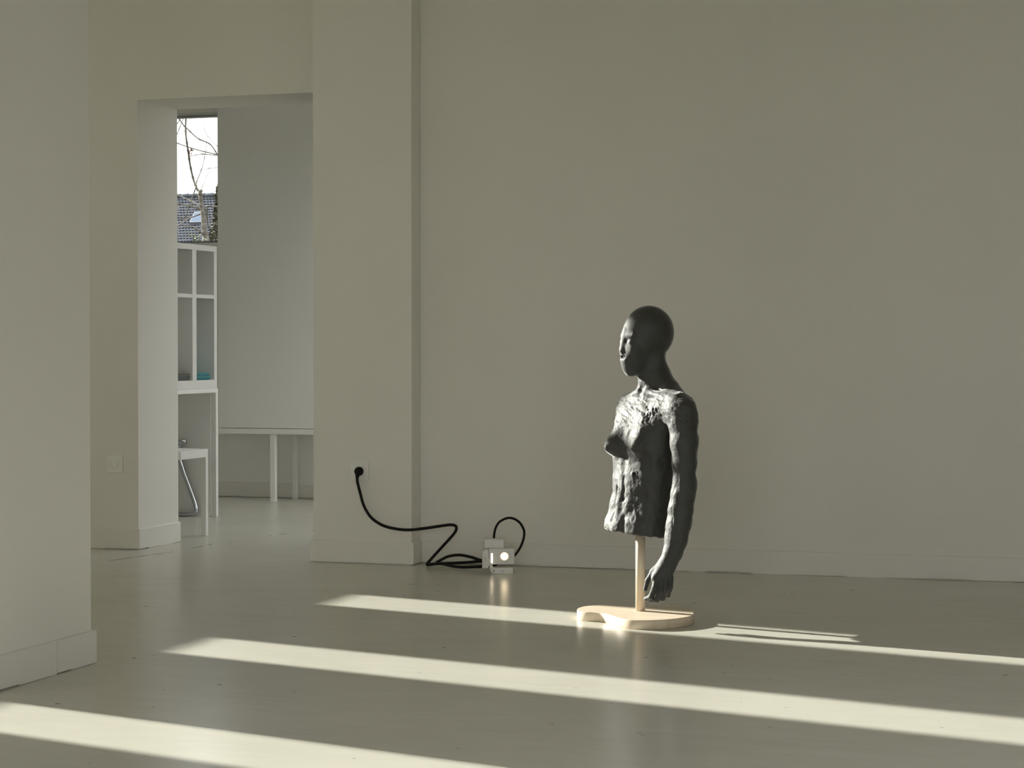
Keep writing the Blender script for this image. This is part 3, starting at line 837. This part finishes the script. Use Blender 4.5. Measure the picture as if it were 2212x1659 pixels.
for sx_ in (1066.8, 1085.3):
    obj('screw', lathe(bmesh.new(), [(0.0028, 0), (0.0028, 0.002), (0.0015, 0.003)], Matrix.Translation((LX(sx_), -0.0005, LZ(1233))) @ Matrix.Rotation(R(90), 4, 'X'), 12), SCREWM, yoke)
obj('knob', lathe(bmesh.new(), [(0.0085, 0), (0.0085, 0.005), (0.007, 0.008), (0.003, 0.0085)], Matrix.Translation((LX(1046.5), 0.0, LZ(1208))) @ Matrix.Rotation(R(90), 4, 'X'), 18), WHITEMETAL, yoke, True)
sd_ = obj('side_bracket', box(bmesh.new(), LX(1041.5), LX(1055.5), 0.006, 0.085, LZ(1228), LZ(1190), 0.002, 1), WHITEMETAL, lamp)

inv = Matrix.Rotation(-YAW, 4, 'Z') @ Matrix.Translation((-LP[0], -LP[1], 0))
def to_lamp(pts): return [inv @ Vector(p) for p in pts]
CR = 0.0062
path = []
for x, y, Y in ((772, 1026, 7.815), (772, 1040, 7.812), (777.7, 1063.5, 7.806), (785.6, 1091.4, 7.80), (799.6, 1115.3, 7.795), (819.5, 1131.2, 7.79), (843.3, 1140.1, 7.785), (879, 1144.7, 7.79), (919, 1141, 7.80),
                (958.7, 1135.2, 7.82), (976, 1133.8, 7.83), (985.5, 1138, 7.835), (982, 1151, 7.835), (960, 1176, 7.835), (940, 1198, 7.835), (924.5, 1215.5, 7.835), (922.5, 1219.5, 7.83), (927, 1219.6, 7.82), (945, 1217.6, 7.82), (979, 1216.4, 7.82), (1010, 1214.8, 7.825), (1040, 1212.5, 7.82),
                (1066, 1213, 7.80), (1074, 1217, 7.78), (1066, 1221, 7.765), (1042, 1223.7, 7.765), (1018, 1224.6, 7.765), (998, 1225.0, 7.765), (978, 1223.0, 7.775), (958, 1218.5, 7.795), (944, 1215.5, 7.81), (948, 1212, 7.815), (958, 1206.5, 7.815), (970, 1201.5, 7.815), (992, 1198.9, 7.815), (1016, 1203, 7.81), (1036, 1209.5, 7.80), (1050, 1211, 7.78)):
    q = onY(x, y, Y); q[2] = max(q[2], CR + 0.0004); path.append(q)
cab = obj('cable', tube(bmesh.new(), to_lamp(catmull(path, 6)), CR, 10), BLACKRUB, lamp, True)
cab['label'] = 'thick black cable running to the wall socket'
path = [onY(x, y, Y) for x, y, Y in ((1067, 1168, 7.72), (1067, 1162, 7.72), (1067.8, 1152, 7.72), (1071.4, 1138.6, 7.725), (1080, 1126.5, 7.73), (1096.4, 1119.0, 7.735), (1111, 1120.9, 7.74), (1123.4, 1129.9, 7.745), (1131, 1143.4, 7.75), (1132.3, 1155, 7.75), (1129.2, 1169.4, 7.75), (1122.5, 1184.9, 7.745), (1112.8, 1198.4, 7.74), (1106, 1205, 7.735))]
cab2 = obj('lead', tube(bmesh.new(), to_lamp(catmull(path, 6)), CR * 0.82, 10), BLACKRUB, lamp, True)
cab2['label'] = 'black lead looping from the gear box to the lamp head'
# plug
pc = onY(779, 1017.5, 7.854)
Mp = Matrix.Translation((pc[0], 7.8425, pc[2])) @ Matrix.Rotation(R(90), 4, 'X')
b = lathe(bmesh.new(), [(0.0186, 0.0), (0.0190, 0.004), (0.0190, 0.013), (0.0165, 0.018), (0.013, 0.028), (0.011, 0.034), (0.006, 0.036)], Mp, 28)
lq = [onY(776, 1016, 7.822), onY(773, 1019, 7.818), onY(772, 1024, 7.815), onY(772, 1031, 7.813)]
tube(b, catmull(lq, 4), [0.0125] * 5 + [0.0105] * 4 + [0.0085] * 4, 12)
bmesh.ops.transform(b, matrix=inv, verts=b.verts)
pg = obj('plug', b, BLACKRUB, lamp, True); pg['label'] = 'round black angled mains plug'

# ------------------------------------------------------------------ rear room furniture
def frame_table(name, x1, y1, h, wx, wy, th, leg, label, cat='table', inset=0.0):
    """table whose far right corner leg stands at (x1, y1); runs towards the camera"""
    r = empty(name, (x1 - wx / 2, y1 - wy / 2, 0)); tag(r, label, cat)
    a, b_ = wx / 2, wy / 2
    obj('tabletop', box(bmesh.new(), -a, a, -b_, b_, h - th, h, 0.0015), LACQUER, r)
    for sx_ in (-1, 1):
        for sy_ in (-1, 1):
            x0 = -a if sx_ < 0 else a - leg; y0 = -b_ if sy_ < 0 else b_ - leg
            if sy_ < 0: x0 -= sx_ * inset
            obj('leg', box(bmesh.new(), x0, x0 + leg, y0, y0 + leg, 0.0, h - th, 0.001), LACQUER, r)
    return r
tl = onz(446, 1158); ttp = onX(446, 971, tl[0])
frame_table('low_bench', tl[0], tl[1] + 0.02, 0.425, 1.10, 0.285, 0.040, 0.026, 'low white square-legged bench just behind the door jamb', 'bench', 0.09)
dl = onz(470, 1116)
dk = frame_table('desk', dl[0], dl[1] + 0.01, 0.698, 0.70, 0.95, 0.024, 0.026, 'tall white slim-legged desk below the open shelf in the rear room')
pn = one_box('modesty_panel', LACQUER, dk, -0.34, 0.322, 0.445, 0.455, 0.006, 0.67, 0.001)
# open shelf on the desk, facing right
sx1 = dl[0]
def shz(x, y): return onX(x, y, sx1)[2]
def shy(x): return onX(x, 700, sx1)[1]
zb, zm, zt_ = shz(440, 826), shz(440, 640), shz(440, 537)
y_far = shy(469); y_p0, y_p1 = shy(413.5), shy(424.5)
y_near = shy(469) - 0.92
sh = empty('open_shelf', (sx1 - 0.12, (y_far + y_near) / 2, 0.70)); tag(sh, 'white open shelf unit standing on the tall desk under the window', 'shelf')
def shbox(name, x0, x1, y0, y1, z0, z1):
    return one_box(name, SHELFW, sh, x0 - (sx1 - 0.12), x1 - (sx1 - 0.12), y0 - (y_far + y_near) / 2, y1 - (y_far + y_near) / 2, z0 - 0.70, z1 - 0.70, 0.001)
SD = 0.24
t = 0.022
shbox('bottom_board', sx1 - SD, sx1, y_near, y_far, 0.6985, zb + 0.012)
shbox('shelf_board', sx1 - SD, sx1 - 0.001, y_near + t, y_far - 0.035, zm - 0.011, zm + 0.009)
shbox('top_board', sx1 - SD, sx1, y_near, y_far, zt_ - 0.012, zt_ + 0.018)
shbox('end_panel', sx1 - SD, sx1, y_far - 0.035, y_far, zb + 0.012, zt_ - 0.012)
shbox('end_panel', sx1 - SD, sx1, y_near, y_near + t, zb + 0.012, zt_ - 0.012)
shbox('upright', sx1 - SD + 0.01, sx1 + 0.0005, y_p0 + 0.012, y_p1, zb + 0.012, zt_ - 0.012)
shbox('back_panel', sx1 - SD - 0.008, sx1 - SD, y_near, y_far, 0.6985, zt_ + 0.018)

# magazines in two piles, split by the upright
def book(name, x0, x1, y0, y1, z, th, col, rz, label, group, curl=0.0):
    m = noise_mat('paper_%s' % group.split()[0], col, tuple(c * 0.8 for c in col), 25.0, rough=0.45)
    bm = bmesh.new(); n = 8
    hx, hy = (x1 - x0) / 2, (y1 - y0) / 2
    rows = []
    for i in range(n + 1):
        u = -1 + 2 * i / n
        zz = curl * (u * u)
        rows.append([bm.verts.new((sx_ * hx, u * hy, zz + dz)) for sx_, dz in ((-1, 0), (1, 0), (1, th), (-1, th))])
    for a, b in zip(rows[:-1], rows[1:]):
        for k in range(4): bm.faces.new((a[k], a[(k + 1) % 4], b[(k + 1) % 4], b[k]))
    bm.faces.new(rows[0]); bm.faces.new(rows[-1][::-1])
    o = obj(name, bm, m)
    o.location = ((x0 + x1) / 2, (y0 + y1) / 2, z); o.rotation_euler = (0, 0, rz)
    return tag(o, label, 'magazine', group)
zs = zb + 0.0125
ya0, ya1 = shy(389), y_p0 + 0.005
dark = [(0.05, 0.055, 0.06), (0.16, 0.17, 0.17), (0.06, 0.075, 0.08), (0.30, 0.31, 0.30), (0.10, 0.085, 0.06)]
dl_ = ['lowest grey-black magazine of the dark pile left of the shelf upright', 'second magazine from below in the dark pile left of the upright', 'middle magazine of the dark pile left of the shelf upright', 'pale grey magazine second from the top of the dark pile', 'brown-black magazine lying on top of the dark pile']
z = zs
for i, c in enumerate(dark):
    th = (0.0075, 0.006, 0.008, 0.005, 0.008)[i]
    book('magazine', sx1 - 0.215, sx1 - 0.012 - 0.006 * (i % 2), ya0 - 0.03 + 0.01 * (i % 3), ya1 - 0.004, z, th, c, 0, dl_[i], 'dark magazines on the shelf', 0.0)
    z += th + 0.0004
teal = [(0.02, 0.16, 0.19), (0.03, 0.24, 0.27), (0.10, 0.33, 0.35), (0.02, 0.13, 0.19), (0.03, 0.30, 0.33)]
tl_ = ['lowest dark teal magazine of the pile right of the shelf upright', 'teal magazine second from below right of the upright', 'light teal middle magazine right of the shelf upright', 'dark blue-teal magazine second from the top right of the upright', 'bright teal magazine lying on top of the right pile']
z = zs
yb0, yb1 = y_p1 + 0.004, shy(459)
for i, c in enumerate(teal):
    th = (0.008, 0.007, 0.006, 0.007, 0.0075)[i]
    book('magazine', sx1 - 0.215, sx1 - 0.012 + 0.004 * (i % 2), yb0, yb1 - (0.012, 0.008, 0.0, 0.02, 0.03)[i], z, th, c, 0, tl_[i], 'teal magazines on the shelf', 0.0)
    z += th + 0.0004
zk = zm + 0.0095
tag(one_box('notebook', noise_mat('black_cover', (0.012, 0.012, 0.014), (0.02, 0.02, 0.02), 30.0, rough=0.4), None, sx1 - 0.20, sx1 - 0.02, shy(372), shy(392), zk, zk + 0.006, 0.001), 'flat black notebook lying on the upper shelf board', 'notebook')

# tall white cupboard raised on a leg frame
yc = onz(590, 1084)[1]
cx0 = onY(470.5, 700, yc)[0]; cz0 = onY(590, 938, yc)[2]; cz1 = 2.62
cb = empty('raised_cupboard', (cx0 + 0.75, (yc + YW) / 2, 0)); tag(cb, 'tall plain white cupboard raised on legs at the rear wall', 'cupboard')
def cbox(name, x0, x1, y0, y1, z0, z1, bev=0.001):
    return one_box(name, REARPAINT, cb, x0 - (cx0 + 0.75), x1 - (cx0 + 0.75), y0 - (yc + YW) / 2, y1 - (yc + YW) / 2, z0, z1, bev)
lf0, lf1 = onY(583, 1000, yc)[0], onY(591.5, 1000, yc)[0]
yre = YW - 0.02
cbox('body', cx0, cx0 + 1.55, yc, yre, cz0 + 0.035, cz1, 0.002)
cbox('base_rail', cx0 - 0.001, cx0 + 1.55, yc - 0.006, yre, cz0, cz0 + 0.032)
for x0 in (lf0, cx0 + 1.50):
    cbox('leg', x0, x0 + 0.032, yc + 0.001, yc + 0.033, 0, cz0)
rl = onY(631.5, 1010, yre - 0.04)[0]
for x0 in (rl, cx0 + 1.50):
    cbox('leg', x0, x0 + 0.026, yre - 0.04, yre - 0.014, 0, cz0)

# chrome cantilever chair at the desk
ch = onz(402, 1121); 
hx_ = ch[0]
chair = empty('tube_stool', (hx_ - 0.20, ch[1] - 0.02, 0)); tag(chair, 'chrome tube stool tucked under the tall desk, only its bent leg visible', 'stool')
for s_ in (-1, 1):
    yy = s_ * 0.16
    P_ = [(-0.15, yy, 0.0115), (0.0, yy, 0.0115), (0.145, yy, 0.0115), (0.182, yy, 0.024), (0.188, yy, 0.050), (0.165, yy, 0.115), (0.11, yy, 0.25), (0.085, yy, 0.33), (0.085, yy, 0.375), (0.105, yy, 0.402), (0.125, yy, 0.405)]
    obj('tube_leg', tube(bmesh.new(), catmull(P_, 5), 0.0112, 10), CHROME, chair, True)
    obj('seat_rail', tube(bmesh.new(), [(-0.17, yy, 0.405), (0.128, yy, 0.405)], 0.0112, 10), CHROME, chair, True)
obj('floor_bar', tube(bmesh.new(), [(-0.15, -0.16, 0.0115), (-0.15, 0.16, 0.0115)], 0.0112, 10), CHROME, chair, True)
SEAT = noise_mat('white_seat_shell', (0.80, 0.80, 0.78), (0.78, 0.78, 0.76), 8.0, rough=0.4)
obj('seat', box(bmesh.new(), -0.19, 0.03, -0.18, 0.18, 0.4162, 0.434, 0.006, 2), SEAT, chair)

# ------------------------------------------------------------------ outside the rear window
GRASS = noise_mat('winter_grass', (0.05, 0.055, 0.02), (0.08, 0.075, 0.04), 0.6, rough=0.9)
bm = bmesh.new()
v = [bm.verts.new(p) for p in ((-160, -60, -0.35), (120, -60, -0.35), (120, 220, -0.35), (-160, 220, -0.35))]
bm.faces.new(v)
struct('ground', bm, GRASS)

BARK = noise_mat('grey_bark', (0.035, 0.030, 0.024), (0.090, 0.080, 0.066), 9.0, rough=0.85, bump=0.5, bscale=60)
TW = 0.0
TY = 17.5
def C4(x, y): return (360 + x / 5.19, 220 + y / 5.19)
def tp(x, y, dy=0.0): return onY(*C4(x, y), TY + dy)
tb = tp(440, 1560)
tree = empty('bare_tree', (tb[0], tb[1], -0.35)); tag(tree, 'young bare winter tree with thin knotty branches outside the rear window', 'tree')
off = Vector((-tb[0], -tb[1], 0.35))
def br(name, pts, r0, r1, dys=None, knots=0):
    P_ = [Vector(tp(x, y, (dys[i] if dys else 0.0))) + off for i, (x, y) in enumerate(pts)]
    c = catmull(P_, 6)
    n = len(c)
    rad = []
    for i in range(n):
        r = 1.3 * (r0 + (r1 - r0) * i / (n - 1))
        if i % 5 == 2: r *= 1.35
        rad.append(r)
    return obj(name, tube(bmesh.new(), c, rad, 7), BARK, tree, True)
trunk_pts = [Vector((tb[0] + 0.08, tb[1] + 0.05, -0.40)) + off] + [Vector(tp(x, y)) + off for x, y in ((450, 1800), (438, 1560), (420, 1430), (412, 1300), (395, 1180), (380, 1060), (376, 990))]
c = catmull(trunk_pts, 6)
rad = [0.036 - 0.018 * i / (len(c) - 1) + 0.004 * math.sin(i * 1.7) for i in range(len(c))]
obj('trunk', tube(bmesh.new(), c, rad, 10), BARK, tree, True)
BR = [([(378, 1040), (355, 1000), (320, 930), (290, 830), (262, 700), (245, 580), (230, 480), (213, 330), (218, 150), (222, 40)], .0095, .0060),
      ([(218, 300), (160, 220), (100, 150), (40, 90)], .0050, .0035), ([(218, 290), (350, 410), (480, 470), (560, 575), (620, 680)], .0052, .0045),
      ([(60, 440), (250, 510), (430, 560), (590, 592)], .0040, .0045), ([(238, 610), (320, 598), (400, 585), (580, 600)], .0030, .0045),
      ([(345, 1000), (330, 920), (390, 760), (430, 600), (455, 400)], .0042, .0022), ([(395, 100), (420, 290), (465, 390), (590, 520)], .0018, .0026),
      ([(60, 330), (190, 140), (230, 80)], .0034, .0040), ([(70, 500), (130, 330), (195, 165), (215, 100)], .0030, .0036),
      ([(376, 1000), (440, 850), (480, 740), (500, 640)], .0026, .0014), ([(350, 770), (450, 750), (590, 735)], .0020, .0028),
      ([(340, 930), (265, 1130), (210, 1290)], .0042, .0036), ([(90, 1335), (180, 1310), (260, 1300), (400, 1250)], .0030, .0050),
      ([(110, 1400), (190, 1350), (262, 1303)], .0034, .0038), ([(180, 1400), (250, 1394), (320, 1415), (412, 1485)], .0034, .0060),
      ([(455, 1180), (458, 1280), (460, 1350), (478, 1405)], .0040, .0046), ([(90, 1030), (250, 1100), (385, 1165)], .0040, .0066),
      ([(90, 1135), (250, 1165), (390, 1205)], .0046, .0070), ([(360, 1060), (400, 1150), (440, 1230)], .0046, .0036),
      ([(440, 1170), (500, 1168), (590, 1175)], .0060, .0044), ([(335, 1085), (350, 1045), (372, 1000)], .0024, .0030),
      ([(155, 1280), (165, 1320), (175, 1355)], .0022, .0030), ([(100, 1165), (125, 1190), (150, 1175), (190, 1160)], .0030, .0022)]
for i, (pts, r0, r1) in enumerate(BR):
    br('branch', pts, r0, r1, [0.15 * math.sin(i * 2.1 + k * 0.6) for k in range(len(pts))])
# a few dead leaves and the short twigs
rnd = random.Random(3)
LEAFB = noise_mat('brown_dead_leaf', (0.05, 0.020, 0.010), (0.08, 0.035, 0.02), 30, rough=0.8)
for (x, y) in ((262, 560), (272, 540), (268, 585), (285, 545), (255, 575), (370, 1010), (383, 1000)):
    p = Vector(tp(x, y)) + off
    b = bmesh.new()
    s_ = 0.02
    vv = [b.verts.new(p + Vector((rnd.uniform(-s_, s_), rnd.uniform(-s_, s_), k * 0.018))) for k in (-1, -0.3, 0.4, 1)]
    b.faces.new((vv[0], vv[1], vv[2])); b.faces.new((vv[0], vv[2], vv[3]))
    obj('dead_leaf', b, LEAFB, tree)

# house with a tiled roof
HY = 120.0
rg = onY(425, 421, HY); ev = onY(425, 545, HY)
hc = rg[0]
ridge = rg[2]
house = empty('house', (hc, HY, -0.35)); tag(house, 'house with a steep blue-grey tiled roof behind the bare tree', 'house')
TILE = noise_mat('blue_grey_tile', (0.018, 0.022, 0.032), (0.040, 0.046, 0.062), 3.0, rough=0.45)
HWALL = noise_mat('house_render', (0.20, 0.19, 0.17), (0.17, 0.16, 0.145), 0.5, rough=0.8)
HB = 0.35
rise = 6.2; run = 6.0; hw = 9.0
eav = ridge - rise
sec = [(-run, eav), (0, ridge), (run, eav)]
one_box('wall', HWALL, house, -hw + 0.4, hw - 0.4, -run + 0.5, run - 0.5, -0.05, eav + HB - 0.1)
b = bmesh.new()
pr = [(-run, eav + HB - 0.15), (0, ridge + HB - 0.15), (run, eav + HB - 0.15), (run, eav + HB - 0.3), (0, ridge + HB - 0.45), (-run, eav + HB - 0.3)]
a = [b.verts.new((-hw, y, z)) for y, z in pr]; c = [b.verts.new((hw, y, z)) for y, z in pr]
b.faces.new(a[::-1]); b.faces.new(c)
for i in range(6): b.faces.new((a[i], a[(i + 1) % 6], c[(i + 1) % 6], c[i]))
obj('roof_deck', b, TILE, house)
b = bmesh.new()
sl = math.hypot(rise, run); nr, ncol = 34, 78
tw_ = 2 * hw / ncol; tl__ = sl / nr
ud = Vector((0, run / sl, rise / sl)); nd = Vector((0, -rise / sl, run / sl))
for i in range(nr):
    for j in range(ncol):
        o_ = Vector((-hw + (j + 0.5 * (i % 2)) * tw_, -run, eav + HB - 0.15)) + ud * (i * tl__)
        if o_.x + tw_ > hw + 0.2: continue
        q = []
        for (u, w_, n_2) in ((0.02, -0.15, 0.075), (0.5, -0.15, 0.11), (0.98, -0.15, 0.06), (0.02, 1.05, 0.02), (0.5, 1.05, 0.05), (0.98, 1.05, 0.01)):
            q.append(b.verts.new(o_ + Vector((u * tw_, 0, 0)) + ud * (w_ * tl__) + nd * n_2))
        b.faces.new((q[0], q[1], q[4], q[3])); b.faces.new((q[1], q[2], q[5], q[4]))
        e0 = b.verts.new(q[0].co - nd * 0.06); e2 = b.verts.new(q[2].co - nd * 0.06)
        b.faces.new((q[0], q[1], e0)); b.faces.new((q[1], q[2], e2))
tl_o = obj('roof_tiles', b, TILE, house); tl_o['kind'] = 'stuff'
b = bmesh.new()
for j in range(30):
    x0 = -hw + j * 0.6
    tube(b, [(x0, 0, ridge + HB - 0.06), (x0 + 0.62, 0, ridge + HB - 0.03)], [0.14, 0.16], 8)
rc = obj('ridge_tiles', b, TILE, house); rc['kind'] = 'stuff'
rw = onY(418, 466, HY - 2.2)
fr_w = (ridge - rw[2]) / rise
o_ = Vector((rw[0] - hc, -fr_w * run, ridge + HB - 0.15 - fr_w * rise))
b = bmesh.new()
q = [b.verts.new(o_ + Vector((sx_ * 0.42, 0, 0)) + ud * (su * 0.5) + nd * dn) for dn in (0.0, 0.16) for sx_, su in ((-1, -1), (1, -1), (1, 1), (-1, 1))]
for f in ((0, 1, 5, 4), (1, 2, 6, 5), (2, 3, 7, 6), (3, 0, 4, 7), (4, 5, 6, 7)): b.faces.new([q[i] for i in f])
rwf = obj('roof_window', b, mat('grey_flashing', (0.2, 0.22, 0.25), 0.5, 0.6), house)
b = bmesh.new()
q = [b.verts.new(o_ + Vector((sx_ * 0.36, 0, 0)) + ud * (su * 0.43) + nd * 0.165) for sx_, su in ((-1, -1), (1, -1), (1, 1), (-1, 1))]
b.faces.new(q)
obj('pane', b, mat('roof_glass', (0.06, 0.09, 0.15), 0.25, 0.0, spec=0.5), rwf)

def leaf_cloud(bm, pts, size, rnd):
    for p in pts:
        d1 = Vector((rnd.uniform(-1, 1), rnd.uniform(-1, 1), rnd.uniform(-1, 1))).normalized(); d2 = d1.orthogonal().normalized()
        s_ = size * rnd.uniform(0.6, 1.3)
        vv = [bm.verts.new(p - d1 * s_), bm.verts.new(p + d2 * s_ * 0.4), bm.verts.new(p + d1 * s_), bm.verts.new(p - d2 * s_ * 0.4)]
        bm.faces.new(vv)
CONIF = noise_mat('dark_evergreen', (0.012, 0.014, 0.005), (0.035, 0.030, 0.010), 2.0, rough=0.8)
kc = onY(474, 398, 70.0)
con = empty('conifer', (kc[0], 70.0, -0.35)); tag(con, 'olive evergreen conifer at the right edge of the rear window view', 'tree')
hgt = kc[2] + 0.35
rnd = random.Random(5)
pts = []
for i in range(2600):
    t = rnd.random() ** 0.7
    z = hgt * (1 - t * 0.93)
    r = 0.06 + 1.15 * t * rnd.uniform(0.55, 1.0) * (1 + 0.12 * math.sin(z * 9))
    a = rnd.uniform(0, 2 * math.pi)
    pts.append(Vector((r * math.cos(a), r * math.sin(a), z)))
b = bmesh.new(); leaf_cloud(b, pts, 0.13, rnd)
fo = obj('foliage', b, CONIF, con); fo['kind'] = 'stuff'
obj('trunk', tube(bmesh.new(), [(0, 0, -0.05), (0, 0, hgt * 0.5), (0, 0, hgt * 0.95)], [0.14, 0.09, 0.02], 8), BARK, con, True)
kc = onY(424, 507, 14.5)
shb = empty('shrub', (kc[0], 14.5, -0.35)); tag(shb, 'small yellow-green shrub in front of the bare tree, tip above the sill', 'shrub')
SHR = noise_mat('yellow_green_leaf', (0.025, 0.040, 0.010), (0.060, 0.075, 0.025), 14.0, rough=0.6)
hgt = kc[2] + 0.35
pts = [Vector((rnd.gauss(0, 0.045) * (1 + 2.2 * (1 - t)), rnd.gauss(0, 0.05) * (1 + 2.2 * (1 - t)), hgt * (0.25 + 0.75 * t))) for t in [rnd.random() ** 0.6 for _ in range(420)]]
b = bmesh.new(); leaf_cloud(b, pts, 0.022, rnd)
fo = obj('foliage', b, SHR, shb); fo['kind'] = 'stuff'
for k in range(5):
    a = k * 1.3
    obj('stem', tube(bmesh.new(), catmull([(0.03 * math.cos(a), 0.03 * math.sin(a), -0.03), (0.05 * math.cos(a), 0.05 * math.sin(a), hgt * 0.5), (0.04 * math.cos(a + 1), 0.04 * math.sin(a + 1), hgt * 0.93)], 5), 0.005, 6), BARK, shb, True)
